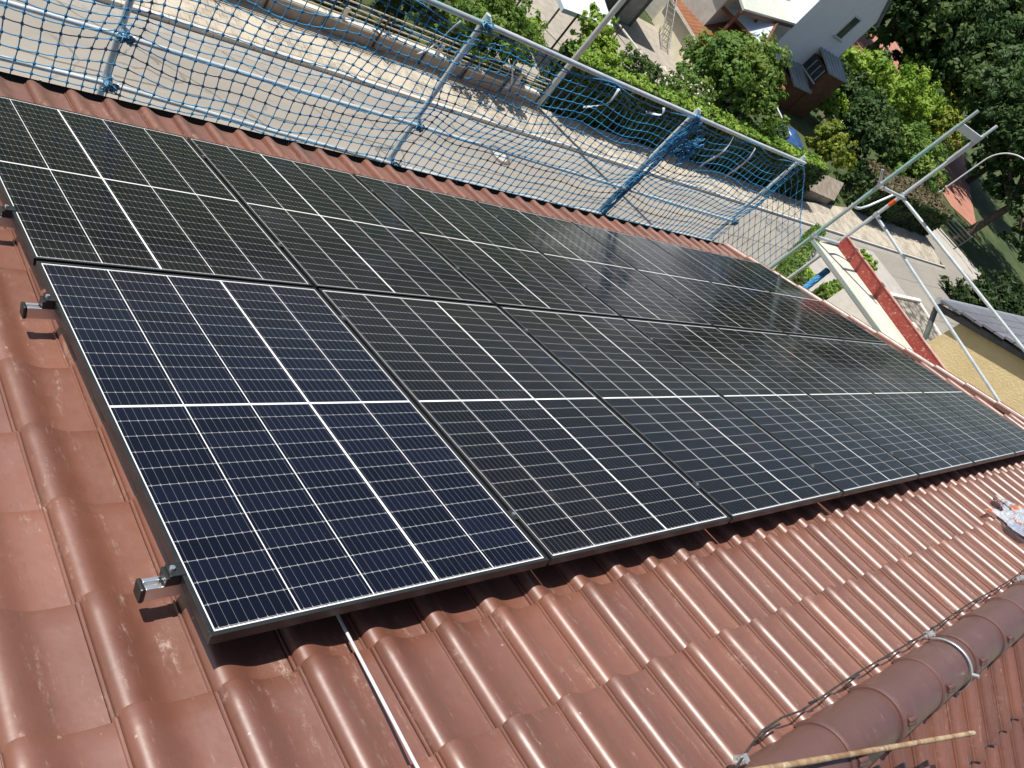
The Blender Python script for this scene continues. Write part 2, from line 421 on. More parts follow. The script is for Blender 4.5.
# ------------------------------------------------------------------ small things on the roof
mb = MB()
pts = [rw(.46, .75, -.118), rw(.425, .3, -.118), rw(.405, .05, -.1165), rw(.394, -.14, -.1155), rw(.387, -.25, -.1145), rw(.372, -.39, -.105), rw(.355, -.62, -.095), rw(.34, -.76, -.062)]
mb.tube(pts, .0046, 8); tag(mb.build('conductor_rod', M['rod']), 'thin bare aluminium conductor rod running from under the nearest panel over the tiles', 'conductor rod')
lw = thing('lightning_conductor', 'dark lightning conductor wire along the ridge tiles with pale metal holders', 'lightning wire', rw(1.27, -.75, -.07))
o0 = lw.location
mb = MB(); pts = []
for (u, v, w_) in ((1.06, -.80, -.045), (1.20, -.775, -.055), (1.30, -.752, -.066), (1.45, -.724, -.074), (1.58, -.722, -.077)): pts.append(rw(u, v, w_) - o0)
u = 1.69
while u < 8.6: pts.append(rw(u, -.732 - .004 * math.sin(u * 5.1) - .006 * (u - 1.7) * .3, -.078 + .003 * math.sin(u * 13)) - o0); u += .11
mb.tube(pts, .0033, 7); mb.build('wire', M['wire'], lw)
for i in range(9):                                        # twisted joints of the dark sleeve
    mb = MB(); u = 1.46 + .29 * i + rnd.uniform(-.02, .02); mb.tube([rw(u, -.727 - .002 * i * .6, -.0765) - o0, rw(u + .09, -.735 - .002 * i * .6, -.0735) - o0], .0037, 7); mb.build('wire_sleeve', M['wire'], lw)
for u, v in ((1.275, -.757), (2.835, -.748), (4.26, -.76), (5.7, -.77), (7.1, -.775)):
    mb = MB(); p = rw(u, v, -.082) - o0
    mb.tube([p + Vector((0, 0, -.01)), p + Vector((0, 0, .018))], [.017, .012], 10); mb.box((p.x - .016, p.y - .012, p.z + .006), (p.x + .016, p.y + .012, p.z + .022)); 
    mb.tube([p + Vector((-.013, -.006, .02)), p + Vector((-.013, -.006, .03))], .0065, 8)
    mb.build('wire_holder', M['zinc'], lw, bevel=.002)
for u in (2.87, 5.72):
    mb = MB(); n = 22; vs = []
    for xx in (0, .018):
        for j in range(n + 1):
            a = math.radians(0 + 180 * j / n); r = .1185; vs.append(Vector((u + xx - .04 * math.sin(a) * .0, RY + r * math.cos(a), RZ + r * math.sin(a))) - o0)
    mb.add(vs, [(j, j + 1, n + 2 + j, n + 1 + j) for j in range(n)], True)
    h = MB()
    st = mb.build('ridge_strap', M['zinc'], lw)
    md = st.modifiers.new('solid', 'SOLIDIFY'); md.thickness = .003
    a = math.radians(122); h.tube([Vector((u - .005, RY + .121 * math.cos(a), RZ + .121 * math.sin(a))) - o0, Vector((u - .005, RY + .146 * math.cos(a), RZ + .146 * math.sin(a))) - o0], .009, 8); h.build('strap_screw', M['zinc'], st)
mb = MB(); a, b = Vector((1.02, -.702, .335)), Vector((2.545, -1.058, .325)); pts = []; rs = []
for i in range(15):
    t = i / 14; pts.append(a.lerp(b, t) + Vector((0, 0, .004 * math.sin(t * 9)))); rs.append(.0098 - .001 * t + rnd.uniform(-.0005, .0005))
mb.tube(pts, rs, 10); tag(mb.build('wooden_stick', M['cane']), 'weathered wooden stick lying across the ridge tiles at the bottom edge', 'stick')
# crumpled clear plastic bag
q = NT('crumpled_clear_plastic'); co = q.coord()
col = q.mix(q.ramp(q.noise(co, 9, 3, .5), .45, .6), (.74, .78, .84), (.52, .60, .76)); col = q.mix(q.ramp(q.noise(co, 7.3, 2, .4), .55, .61), col, (.75, .28, .12))
q.base(col); q.rough(.18); q.set('Transmission Weight', .6); q.set('IOR', 1.2); q.set('Specular IOR Level', .8)
M['bag'] = q.m
mb = MB(); N = 64; vs = []
for i in range(N + 1):
    for j in range(N + 1):
        a, b = i / N, j / N
        u = 5.02 + .56 * a + .10 * b + .05 * math.sin(b * 7 + a * 4); v = -.30 - .34 * b * (1 - .25 * a) - .06 * math.sin(a * 5)
        k = noise.noise(Vector((a * 4.2, b * 4.2, 3))) ; k2 = abs(noise.noise(Vector((a * 9, b * 9, 8))))
        e = min(1, min(a, 1 - a, b, 1 - b) * 6)
        vs.append(rw(u + .03 * k, v + .03 * k2, -.116 + .028 + (.035 * k + .034 * k2 + .016 * abs(noise.noise(Vector((a * 21, b * 19, 5))))) * e + .010 * e))
mb.add(vs, [(i * (N + 1) + j, i * (N + 1) + j + 1, (i + 1) * (N + 1) + j + 1, (i + 1) * (N + 1) + j) for i in range(N) for j in range(N)], True)
bag = mb.build('plastic_bag', M['bag']); md = bag.modifiers.new('s', 'SOLIDIFY'); md.thickness = .0015
tag(bag, 'crumpled clear plastic bag with orange print lying on the tiles near ridge', 'plastic bag')
# ------------------------------------------------------------------ ground, street, kerb, pavement, yard
def sheet(name, poly, z, mat, kind='structure', sub=0):
    mb = MB(); mb.add([Vector((x, y, z)) for x, y in poly], [list(range(len(poly)))])
    return tag(mb.build(name, mat), kind=kind)
q = NT('grass_and_soil'); co = q.coord()
col = q.mix(q.ramp(q.noise(co, .35, 6, .7), .4, .62), (.035, .065, .016), (.075, .095, .028))
col = q.mix(q.ramp(q.noise(co, 1.7, 5, .7), .58, .75, 0, .8), col, (.16, .125, .08)); q.base(col); q.rough(.95); q.bump(q.noise(co, 9, 5, .8), .6, .1)
sheet('ground', [(-600, -600), (900, -600), (900, 900), (-600, 900)], GZ - .03, q.m)
q = NT('worn_asphalt'); co = q.coord()
col = q.mix(q.ramp(q.noise(co, .55, 6, .65, (.35, 1.6, 1)), .3, .7), (.245, .226, .196), (.305, .280, .240))
col = q.mix(q.ramp(q.noise(co, 2.6, 5, .75), .6, .78, 0, .5), col, (.15, .142, .13))
col = q.mix(q.ramp(q.noise(co, 60, 3, .6), .45, .7, 0, .5), col, (.30, .285, .26))
sx = q.n('ShaderNodeSeparateXYZ'); q.l(co, sx.inputs[0])
wob = q.math('ADD', sx.outputs[1], q.math('MULTIPLY', q.noise(co, .5, 3, .6), .25))
for yy in (13.75, 10.9):                                       # sealed seams of the road works
    ln = q.math('LESS_THAN', q.math('ABSOLUTE', q.math('ADD', wob, -yy)), .022); col = q.mix(q.math('MULTIPLY', ln, .75), col, (.07, .065, .06))
vx = q.math('ADD', q.math('MULTIPLY', sx.outputs[0], .55), q.math('ADD', sx.outputs[1], q.math('MULTIPLY', q.noise(co, .8, 4, .6), .5)))
for k in (17.7, 19.6, 24.5):
    ln = q.math('LESS_THAN', q.math('ABSOLUTE', q.math('ADD', vx, -k)), .022); col = q.mix(q.math('MULTIPLY', ln, .6), col, (.06, .056, .05))
cr = q.n('ShaderNodeTexVoronoi', feature='DISTANCE_TO_EDGE'); cr.inputs['Scale'].default_value = .42
wv = q.n('ShaderNodeMix', data_type='VECTOR'); wn2 = q.n('ShaderNodeTexNoise'); wn2.inputs['Scale'].default_value = 1.6; wn2.inputs['Detail'].default_value = 5; q.l(co, wn2.inputs['Vector'])
wv.inputs[0].default_value = .35; q.l(co, wv.inputs[4]); q.l(wn2.outputs['Color'], wv.inputs[5]); q.l(wv.outputs[1], cr.inputs['Vector'])
crk = q.math('MULTIPLY', q.math('LESS_THAN', cr.outputs['Distance'], .006), q.ramp(q.noise(co, .3, 3, .6), .45, .6))
col = q.mix(q.math('MULTIPLY', crk, .6), col, (.08, .075, .068))
col = q.mix(q.ramp(q.noise(co, .9, 5, .7, (.5, 1, 1)), .60, .72, 0, .45), col, (.36, .335, .29))
q.base(col); q.rough(.9); q.bump(q.noise(co, 45, 4, .7), .25, .02); M['asphalt'] = q.m
sheet('street', [(-60, 3.8), (24, 3.8), (43, 9.3), (53, 9.3), (58.8, 12.3), (62, 14.2), (69, 14.6), (78, 10), (90, 12), (72, 15.6), (66.4, 16.6), (63.2, 18.6), (60.4, 22), (58.3, 22), (58.3, 15.74), (-60, 15.74)], GZ, M['asphalt'])
q = NT('pale_concrete_paving'); co = q.coord()
br = q.n('ShaderNodeTexBrick'); q.l(co, br.inputs[0]); br.offset = .5
br.inputs['Scale'].default_value = 1; br.inputs['Brick Width'].default_value = .5; br.inputs['Row Height'].default_value = .5; br.inputs['Mortar Size'].default_value = .012
br.inputs['Color1'].default_value = (.30, .275, .235, 1); br.inputs['Color2'].default_value = (.36, .325, .27, 1); br.inputs['Mortar'].default_value = (.16, .145, .12, 1)
col = q.mix(q.ramp(q.noise(co, .8, 5, .7), .4, .65, 0, .6), br.outputs[0], (.40, .36, .30)); q.base(col); q.rough(.9); M['paving'] = q.m
q = NT('tan_cobbles'); co = q.coord()
br = q.n('ShaderNodeTexBrick'); q.l(co, br.inputs[0]); br.offset = .5
br.inputs['Scale'].default_value = 1; br.inputs['Brick Width'].default_value = .20; br.inputs['Row Height'].default_value = .20; br.inputs['Mortar Size'].default_value = .009; br.inputs['Bias'].default_value = -.1
br.inputs['Color1'].default_value = (.30, .27, .23, 1); br.inputs['Color2'].default_value = (.46, .40, .30, 1); br.inputs['Mortar'].default_value = (.13, .115, .095, 1)
col = q.mix(q.ramp(q.noise(co, 1.1, 5, .7), .38, .64, 0, .85), br.outputs[0], (.52, .465, .37))
col = q.mix(q.ramp(q.noise(co, 1.9, 4, .7), .56, .72, 0, .6), col, (.20, .19, .175)); q.base(col); q.rough(.9); q.bump(br.outputs['Fac'], -.3, .02); M['cobble'] = q.m
mb = MB(); mb.prism([(-60, 15.97), (57.2, 15.97), (57.7, 16.3), (57.9, 17), (57.9, 19.5), (56.7, 22), (50, 19.1), (38, 17.42), (-60, 17.42)], GZ - .2, GZ + .10)
tag(mb.build('pavement', M['cobble']), kind='structure')
mb = MB()
for i in range(118):
    x = -60 + i; mb.box((x + .004, 15.80, GZ - .2), (x + .996, 15.935, GZ + .115))
tag(mb.build('kerb', mottled('granite_kerb', (.47, .45, .41), (.56, .53, .49), 2.5, .8, 0, .2, 50), bevel=.015), kind='structure')
sheet('gutter_strip', [(-60, 15.40), (57.5, 15.40), (57.5, 15.79), (-60, 15.79)], GZ + .004, mottled('pale_gutter_stones', (.27, .255, .23), (.33, .31, .28), 5, .85))
sheet('path', [(64.38, 20.9), (59.6, 19.4), (62.28, 16.91), (64.3, 15.0), (68.3, 16.3)], GZ + .012, mottled('pale_path_concrete', (.40, .375, .34), (.46, .43, .39), 2, .9))  # lighter grey concrete than the street
sheet('paved_yard', [(17.5, 19.0), (33, 19.0), (33, 28), (26, 28), (17.5, 25)], GZ + .01, M['paving'])
sheet('clay_court', [(74.2, 24.6), (78.0, 22.6), (104, 40), (112, 62), (84, 52), (76, 38)], GZ + .02, mottled('red_clay', (.36, .16, .115), (.43, .20, .145), .8, .95, 0, .2, 20))
sheet('front_yard', [(27.5, 9.4), (36, 8.4), (46, 12.4), (45, 15.3), (37, 14.9)], GZ + .006, mottled('pale_concrete_yard', (.36, .34, .31), (.42, .395, .36), 1.5, .9))
mb = MB(); n = 20
mb.add([Vector((15.5 + .27 * math.cos(2 * PI * i / n), 14.5 + .27 * math.sin(2 * PI * i / n), GZ + .02)) for i in range(n)], [list(range(n))])
mb.add([Vector((15.5 + r * math.cos(2 * PI * i / n), 14.5 + r * math.sin(2 * PI * i / n), GZ + z)) for r, z in ((.27, .024), (.36, .024), (.40, .0)) for i in range(n)],
       [(k * n + i, (k + 1) * n + i, (k + 1) * n + (i + 1) % n, k * n + (i + 1) % n) for k in range(2) for i in range(n)], mi=1)
tag(mb.build('manhole_cover', [mottled('light_cast_cover', (.42, .40, .36), (.52, .49, .44), 8, .7), mottled('iron_ring', (.10, .085, .07), (.15, .13, .11), 9, .6)]), 'small round manhole cover with dark rim in the street asphalt', 'manhole cover')
# ------------------------------------------------------------------ scaffolding along the eave
YS = 4.5; ZL, ZM, ZT = -2.34, -1.89, -.785
def lev(z, x):
    if z == ZL: return z + (.10 if x < 1.12 else max(0, .10 * (3.55 - x) / 2.45))
    if z == ZM: return z + (.06 if x < 1.12 else .06 - .012 * (x - 1.1)) - .0
    return z
def coupler(mb, p, r=.032):
    mb.tube([p + Vector((0, 0, -.035)), p + Vector((0, 0, .035))], r, 8); mb.box((p.x - .02, p.y - .05, p.z - .02), (p.x + .02, p.y + .03, p.z + .02))
    mb.tube([p + Vector((.03, -.045, .0)), p + Vector((.06, -.045, .012))], .010, 6)
sc = thing('eave_scaffold', 'tubular steel scaffold along the eave with top, middle and lower guard rails', 'scaffold', (4, YS, GZ))
o0 = sc.location.copy()
PX_ = [-1.45, 1.105, 3.55, 6.56, 9.0]
for i, x in enumerate(PX_):
    mb = MB(); mb.tube([Vector((x, YS, GZ)) - o0, Vector((x - (.03 if i else 0), YS, ZT + .06)) - o0], .0242, 12)
    p = mb.build('standard', M['steel_galv'], sc)
    for z in (ZL, ZM, ZT):
        c = MB(); coupler(c, Vector((x - .005, YS, lev(z, x))) - o0); c.build('coupler', M['zinc'], p, bevel=.003)
for z, mat, nm in ((ZL, 'steel_galv', 'lower_rail'), (ZM, 'steel_galv', 'middle_rail'), (ZT, 'steel_teal', 'top_rail')):
    for a, b in zip(PX_[:-1], PX_[1:]):
        mb = MB(); dz = rnd.uniform(-.012, .012)
        mb.tube([Vector((a + .01, YS - .05, lev(z, a) + dz)) - o0, Vector(((a + b) / 2, YS - .05, (lev(z, a) + lev(z, b)) / 2 + dz * .3 - .006)) - o0, Vector((b + .01, YS - .05, lev(z, b) - dz * .5)) - o0], .018 if z < ZT else .0225, 10)
        mb.build(nm, M['steel_teal'] if (z == ZT and a < 3) else M['steel_galv'], sc)
for x0 in (-1.4, 1.16, 3.6, 6.62):                         # deck boards one level below the eave
    for y0 in (3.86, 4.18):
        mb = MB(); mb.box((x0, y0, -3.36), (x0 + (2.36 if x0 > 3.5 and x0 < 6 else 2.36), y0 + .30, -3.30), M=Matrix.Translation(-o0)); mb.build('deck_board', M['cane'], sc)

# net of knotted blue cord
q = NT('blue_net_cord'); co = q.coord(); q.base(q.mix(q.ramp(q.noise(co, 5, 3, .6), .35, .65), (.012, .13, .29), (.03, .23, .43))); q.rough(.6); M['net'] = q.m
q = NT('blue_net_bunched'); co = q.coord(); q.base(q.mix(q.ramp(q.noise(co, 22, 5, .7), .4, .6), (.015, .14, .33), (.06, .30, .56))); q.rough(.6); q.bump(q.noise(co, 50, 4, .7), .8, .02); M['netb'] = q.m
M['knot'] = mottled('pale_blue_cord', (.05, .20, .38), (.16, .36, .52), 30, .6)
CELL = .096
def sag(x, z):
    """net surface: pulled in at the posts and tied to the rails, bellied in between"""
    f = 1
    for p in PX_:
        f *= 1 - math.exp(-((x - p) / .22) ** 2)
    g = math.sin(PI * min(1, max(0, (z - ZM) / (ZT - ZM)))) if z > ZM else .35 * math.sin(PI * min(1, max(0, (ZM - z) / (ZM - ZL))))
    n1 = noise.noise(Vector((x * 1.1, z * 1.6, 4))); n2 = noise.noise(Vector((x * 1.9, z * 2.3, 11))); n3 = noise.noise(Vector((x * 2.3, z * 1.9, 21)))
    y = YS - .085 - .05 * g * f + .08 * n1 * (.3 + g)
    near = sum(math.exp(-((x - p) / .30) ** 2) for p in PX_)
    dz = .045 * n2 - .06 * (1 - abs((x * .78) % 1 - .5) * 2) * min(1, max(0, (z + 2.2)))
    dz += .07 * near * math.sin((z - ZL) * 4)
    dx = .045 * n3
    for p in PX_[1:]: dx += (p - x) * .35 * math.exp(-((x - p) / .28) ** 2) * (.4 + .6 * abs(math.sin(z * 3.1)))
    return Vector((x + dx, y, z + dz))
def net_mesh(grid, r, mb):
    ni, nj = len(grid), len(grid[0])
    def strand(pts):
        run = []
        for p in pts:
            if p is None:
                if len(run) > 1: mb.tube(run, r, 3, False)
                run = []
            else: run.append(p)
        if len(run) > 1: mb.tube(run, r, 3, False)
    def sub(pts):
        out = []
        for a, b in zip(pts[:-1], pts[1:]):
            out.append(a)
            if a is not None and b is not None: out.append((a + b) / 2 + Vector((0, 0, -.004)))
            elif b is None: out.append(None)
        out.append(pts[-1]); return out
    for i in range(ni): strand(grid[i])
    for j in range(nj): strand(sub([grid[i][j] for i in range(ni)]))
    for i in range(ni):
        for j in range(nj):
            p = grid[i][j]
            if p is not None: mb.box((p.x - r * 1.7, p.y - r * 1.7, p.z - r * 1.7), (p.x + r * 1.7, p.y + r * 1.7, p.z + r * 1.7))
net = thing('safety_net', 'blue knotted safety net hung on the eave scaffold between posts', 'safety net', (4, YS - .1, ZT))
o1 = net.location.copy()
grid = []
for i in range(110):
    x = -1.5 + i * CELL; colm = []
    for j in range(25):
        z = ZT - .02 - j * CELL * .96 - (.05 * math.sin((x * 1.3) % PI) if j == 0 else 0)
        colm.append(sag(x, z) - o1)
    grid.append(colm)
mb = MB(); net_mesh(grid, .0046, mb); mb.build('net_field', M['net'], net)
# the end of the net falls away from the last post towards the gable posts
A_, B_ = Vector((9.0, 4.42, 0)), Vector((9.13, 3.68, 0)); grid = []
for i in range(9):
    s = i / 8; colm = []
    for j in range(17):
        top = ZT - .03 - .55 * s ** 1.3 - .12 * math.sin(s * PI)
        z = top - j * CELL * (.98)
        p = A_.lerp(B_, s); p = Vector((p.x + .12 * math.sin(s * PI) * (1 - j / 17) + .02 * noise.noise(Vector((s * 5, z * 3, 1))), p.y, z + .02 * noise.noise(Vector((s * 4, z * 2, 7)))))
        colm.append(p - o1)
    grid.append(colm)
mb = MB(); net_mesh(grid, .0040, mb); mb.build('net_end', M['net'], net)
mb = MB(); mb.tube([grid[i][0] + Vector((0, 0, .004)) for i in range(9)], .007, 6); mb.build('border_rope', M['netb'], net)
mb = MB(); pts = [sag(-1.5 + .1 * i, ZT - .02) - o1 + Vector((0, .0, .01 + .012 * math.sin(i * .9))) for i in range(106)]; mb.tube(pts, .0062, 6); mb.build('border_rope', M['netb'], net)
mb = MB(); pts = [sag(-1.5 + .1 * i, ZL - .02) - o1 + Vector((0, -.01, .02 * math.sin(i * .55))) for i in range(106)]; mb.tube(pts, .005, 6); mb.build('border_rope', M['netb'], net)
# bunched net wound round the third post
mb = MB()
for k in range(9):
    ph = rnd.random() * 6; pts = []
    for i in range(26):
        t = i / 25; z = -2.3 + 1.5 * t; a = ph + t * (4 + k % 3) ; rr = .022 + .04 * t * t + .018 * rnd.random()
        pts.append(Vector((6.56 + .01 + rr * math.cos(a), 4.46 + rr * math.sin(a), z)) - o1)
    mb.tube(pts, .010, 5)
for k in range(26):
    c = Vector((6.72 + .16 * rnd.random(), 4.40 + .03 * rnd.random(), -1.02 - .22 * rnd.random())); pts = [c - o1]
    for i in range(7):
        c = c + Vector((rnd.uniform(-.07, .07), rnd.uniform(-.025, .025), rnd.uniform(-.07, .06))); pts.append(c - o1)
    mb.tube(pts, .007, 4)
mb.build('net_bunch', M['netb'], net)
for x, z in ((1.08, ZM), (1.09, ZL), (3.53, ZM), (3.55, ZL), (3.5, ZT), (6.5, ZT), (8.97, ZM), (6.57, ZL)):
    mb = MB()
    for k in range(10):
        c = Vector((x, YS - .05, lev(z, x))); pts = []
        for i in range(6): pts.append(c + Vector((rnd.uniform(-.04, .07), rnd.uniform(-.05, .0), rnd.uniform(-.035, .04))) - o1)
        mb.tube(pts, .006, 4)
    mb.build('tie_knot', M['knot'], net)
M['strap'] = mottled('pale_blue_strap', (.50, .58, .66), (.68, .72, .76), 9, .6)
straps = [((3.24, -.80), (3.06, -1.2), 'pale strap fluttering left of the second scaffold post'), ((3.93, -.92), (4.04, -1.22), 'pale strap hanging right of the second scaffold post'),
          ((5.2, -.80), (5.02, -1.12), 'curled pale strap in the middle of the net bay before the bunched net'), ((5.9, -.80), (5.80, -.93), 'short pale strap end just left of the bunched net post'),
          ((7.2, -.80), (7.27, -1.30), 'long pale strap hanging right of the bunched net'), ((7.72, -.82), (7.84, -1.36), 'bluish strap hanging furthest right on the net')]
for (xa, za), (xb, zb), lab in straps:
    mb = MB(); n = 12; vs = []; fs = []
    for i in range(n + 1):
        t = i / n; x = xa + (xb - xa) * t + .03 * math.sin(t * 5 + xa); z = za + (zb - za) * t; y = YS - .12 - .04 * math.sin(t * 4)
        a = t * 2.2 + xa; wv = Vector((math.cos(a) * .011, math.sin(a) * .011, .006))
        vs += [Vector((x, y, z)) - wv, Vector((x, y, z)) + wv]
    fs = [(2 * i, 2 * i + 1, 2 * i + 3, 2 * i + 2) for i in range(n)]
    mb.add(vs, fs, True); o = mb.build('net_strap', M['strap']); md = o.modifiers.new('s', 'SOLIDIFY'); md.thickness = .002
    tag(o, lab, 'strap', 'straps tied to the net')

# ------------------------------------------------------------------ scaffold at the gable
gs = thing('gable_scaffold', 'gable end scaffold with two tall posts, pale deck, red toe board and handrails', 'scaffold', (9.6, 3.2, GZ))
o2 = gs.location.copy()
XI, XO, YG = 9.14, 9.87, 3.63
T_ = Matrix.Translation(-o2)
mb = MB(); mb.tube([Vector((XI, YG, GZ)) - o2, Vector((XI, YG, .74)) - o2], .0242, 14); mb.tube([Vector((XI, YG, .74)) - o2, Vector((XI, YG, .97)) - o2], .0195, 12)
pin = mb.build('standard', M['steel_teal'], gs)
mb = MB(); mb.tube([Vector((XO, YG, GZ)) - o2, Vector((XO, YG, .80)) - o2], .0242, 14); mb.tube([Vector((XO, YG, .80)) - o2, Vector((XO, YG, .97)) - o2], .0195, 12)
pout = mb.build('standard', M['steel_galv'], gs)
mb = MB(); mb.tube([Vector((XO, YG, -.42)) - o2, Vector((XO, YG, -.33)) - o2], .0262, 14); mb.build('orange_band', mottled('orange_tape', (.75, .10, .02), (.80, .15, .03), 9, .5), pout)
mb = MB(); mb.box((XI + .02, YG - .018, .70), (XO - .02, YG + .018, .79), M=T_)
mb.prism([(XO - .16, .79), (XO - .02, .58), (XO - .02, .79)], -.004, .004, M=T_ @ Matrix(((1, 0, 0, 0), (0, 0, 1, YG), (0, 1, 0, 0), (0, 0, 0, 1)))); mb.build('frame_head', M['steel_galv'], gs, bevel=.004)
mb = MB(); mb.box((XO - .075, YG - .012, .38), (XO - .03, YG + .012, .72), M=T_); mb.build('gusset_plate', M['steel_galv'], gs, bevel=.003)
mb = MB(); mb.tube([Vector((XI, YG - .03, -.235)) - o2, Vector((XO, YG - .03, -.245)) - o2], .0205, 10); mb.build('cross_tube', M['steel_galv'], gs)
mb = MB(); mb.tube([Vector((XI, YG - .03, -1.17)) - o2, Vector((XO, YG - .03, -1.17)) - o2], .024, 10); mb.build('cross_tube', M['steel_galv'], gs)
mb = MB(); mb.tube([Vector(p) - o2 for p in ((XI, YG + .02, -.60), (XI + .20, YG + .03, -.635), (XI + .30, YG + .03, -.62), (XI + .40, YG + .03, -.55), (XI + .62, YG + .03, -.28))], .0165, 8); mb.build('guard_bracket', M['steel_galv'], gs)
mb = MB(); mb.tube([Vector(p) - o2 for p in ((XI - .03, YG + .02, -.22), (XI - .10, YG + .10, -.10))], .014, 8); mb.build('wedge_lever', M['zinc'], gs)
for x, z in ((XI, -.235), (XO, -.245), (XO, -.60), (XI, -1.17), (XO, -1.14)):
    c = MB(); coupler(c, Vector((x, YG, z)) - o2); c.build('coupler', M['zinc'], gs, bevel=.003)
DX, DY = .26, -.966
def dk(s, t, z): return Vector((XI - .06 + DX * t + (.68 * s), YG - .10 + DY * t + .10 * s, z)) - o2
M['edge'] = mottled('worn_pale_profile', (.40, .55, .48), (.55, .56, .52), 2.2, .5, .2)
q = NT('pale_deck_board'); co = q.coord()
col = q.mix(q.ramp(q.noise(co, 3, 6, .7, (1, .4, 1)), .35, .65), (.52, .50, .43), (.62, .60, .52)); col = q.mix(q.ramp(q.noise(co, 14, 6, .8), .55, .75, 0, .6), col, (.44, .42, .35)); q.base(col); q.rough(.8); M['deck'] = q.m
def slabq(mb, a, b, c, d, h):
    vs = [a, b, c, d] + [p + Vector((0, 0, -h)) for p in (a, b, c, d)]
    mb.add(vs, [(3, 2, 1, 0), (4, 5, 6, 7), (0, 1, 5, 4), (1, 2, 6, 5), (2, 3, 7, 6), (3, 0, 4, 7)])
mb = MB(); slabq(mb, dk(.04, 0, -1.2), dk(1.05, 0, -1.2), dk(1.05, 3.0, -1.2), dk(.04, 3.0, -1.2), .05); mb.build('deck_board', M['deck'], gs)
mb = MB(); slabq(mb, dk(-.0, -.03, -1.185), dk(.036, -.03, -1.185), dk(.036, 3.0, -1.185), dk(.0, 3.0, -1.185), .05); mb.build('deck_edge_profile', M['edge'], gs)
mb = MB(); slabq(mb, dk(1.06, .04, -1.025), dk(1.10, .04, -1.025), dk(1.10, 3.1, -1.025), dk(1.06, 3.1, -1.025), .19); tb = mb.build('toe_board', M['red_paint'], gs, bevel=.004)
mb = MB(); slabq(mb, dk(1.05, .04, -1.02), dk(1.11, .04, -1.02), dk(1.11, 3.1, -1.02), dk(1.05, 3.1, -1.02), .012); mb.build('top_edge', mottled('worn_board_edge', (.62, .42, .38), (.55, .25, .2), 5, .6), tb)
for za, zb, nm in ((-.255, -.20, 'upper_handrail'), (-.62, -.745, 'lower_handrail')):
    L = 3.3; e = (zb - za) / 2.4
    mb = MB(); a = Vector((XO + .03, YG, za)); mb.tube([a - o2, a + Vector((DX * L, DY * L, e * L)) - o2], .0205, 10); mb.build(nm, M['steel_galv'], gs)
# far gable post that carries the handrails
mb = MB(); mb.tube([Vector((XO + DX * 3.2, YG + DY * 3.2, GZ)) - o2, Vector((XO + DX * 3.2, YG + DY * 3.2, .2)) - o2], .0242, 10); mb.build('standard', M['steel_galv'], gs)
# rolled blue net hanging below the deck
mb = MB()
for k in range(7):
    ph = k * .9; pts = []
    for i in range(16):
        t = i / 15; c = Vector((9.0, 3.05, -1.75)).lerp(Vector((9.34, 3.20, -1.31)), t); a = ph + t * 5
        pts.append(c + Vector((.026 * math.cos(a), .026 * math.sin(a), 0)))
    mb.tube(pts, .019, 6)
tag(mb.build('rolled_net', M['netb']), 'rolled up blue net hanging below the pale deck at the gable', 'rolled net')
# ------------------------------------------------------------------ greenery
def mat_leaf(name, c1, c2, c3, rough=.55):
    q = NT(name); at = q.n('ShaderNodeAttribute', attribute_name='tint').outputs['Fac']
    r = q.n('ShaderNodeValToRGB'); r.color_ramp.elements[0].color = (*c1, 1); r.color_ramp.elements[1].color = (*c3, 1)
    e = r.color_ramp.elements.new(.5); e.color = (*c2, 1); q.l(at, r.inputs[0])
    q.base(r.outputs[0]); q.rough(rough); q.set('Specular IOR Level', .35)
    tr = q.n('ShaderNodeBsdfTranslucent'); q.l(r.outputs[0], tr.inputs[0])
    mx = q.n('ShaderNodeMixShader'); mx.inputs[0].default_value = .38
    out = q.t.nodes['Material Output']; q.l(q.b.outputs[0], mx.inputs[1]); q.l(tr.outputs[0], mx.inputs[2]); q.l(mx.outputs[0], out.inputs[0])
    return q.m
LEAF = {
 'dark': mat_leaf('dark_foliage', (.024, .060, .015), (.052, .108, .028), (.115, .175, .05)),
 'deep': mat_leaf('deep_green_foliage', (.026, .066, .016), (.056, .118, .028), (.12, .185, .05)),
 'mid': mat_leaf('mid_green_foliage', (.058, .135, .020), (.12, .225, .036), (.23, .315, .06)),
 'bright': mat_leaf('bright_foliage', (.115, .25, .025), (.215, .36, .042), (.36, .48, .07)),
 'yellow': mat_leaf('yellowish_foliage', (.12, .19, .020), (.21, .27, .030), (.34, .36, .05)),
 'dry': mat_leaf('dry_clipped_foliage', (.10, .085, .045), (.17, .14, .075), (.24, .205, .12)),
 'conifer': mat_leaf('conifer_foliage', (.012, .035, .010), (.028, .06, .016), (.06, .095, .025)),
}
M['bark'] = mottled('bark', (.055, .042, .03), (.11, .085, .06), 6, .9, 0, .6, 18)
M['core'] = mottled('dark_hedge_core', (.018, .02, .010), (.035, .032, .018), 5, .95)
def leaf(mb, p, nrm, size, t, long=1.0):
    a = nrm.orthogonal().normalized(); b = nrm.cross(a).normalized()
    th = rnd.random() * 6.283; a, b = a * math.cos(th) + b * math.sin(th), b * math.cos(th) - a * math.sin(th)
    s = size * rnd.choice((rnd.uniform(.5, 1.0), rnd.uniform(.8, 1.5))); a = a * s * .5; b = b * s * .8 * long
    mb.add([p - b, p + a - nrm * s * .12, p + b, p - a - nrm * s * .12], [(0, 1, 2, 3)], False, tint=t)
def rdir():
    z = rnd.uniform(-1, 1); t = rnd.random() * 6.283; r = math.sqrt(1 - z * z); return Vector((r * math.cos(t), r * math.sin(t), z))
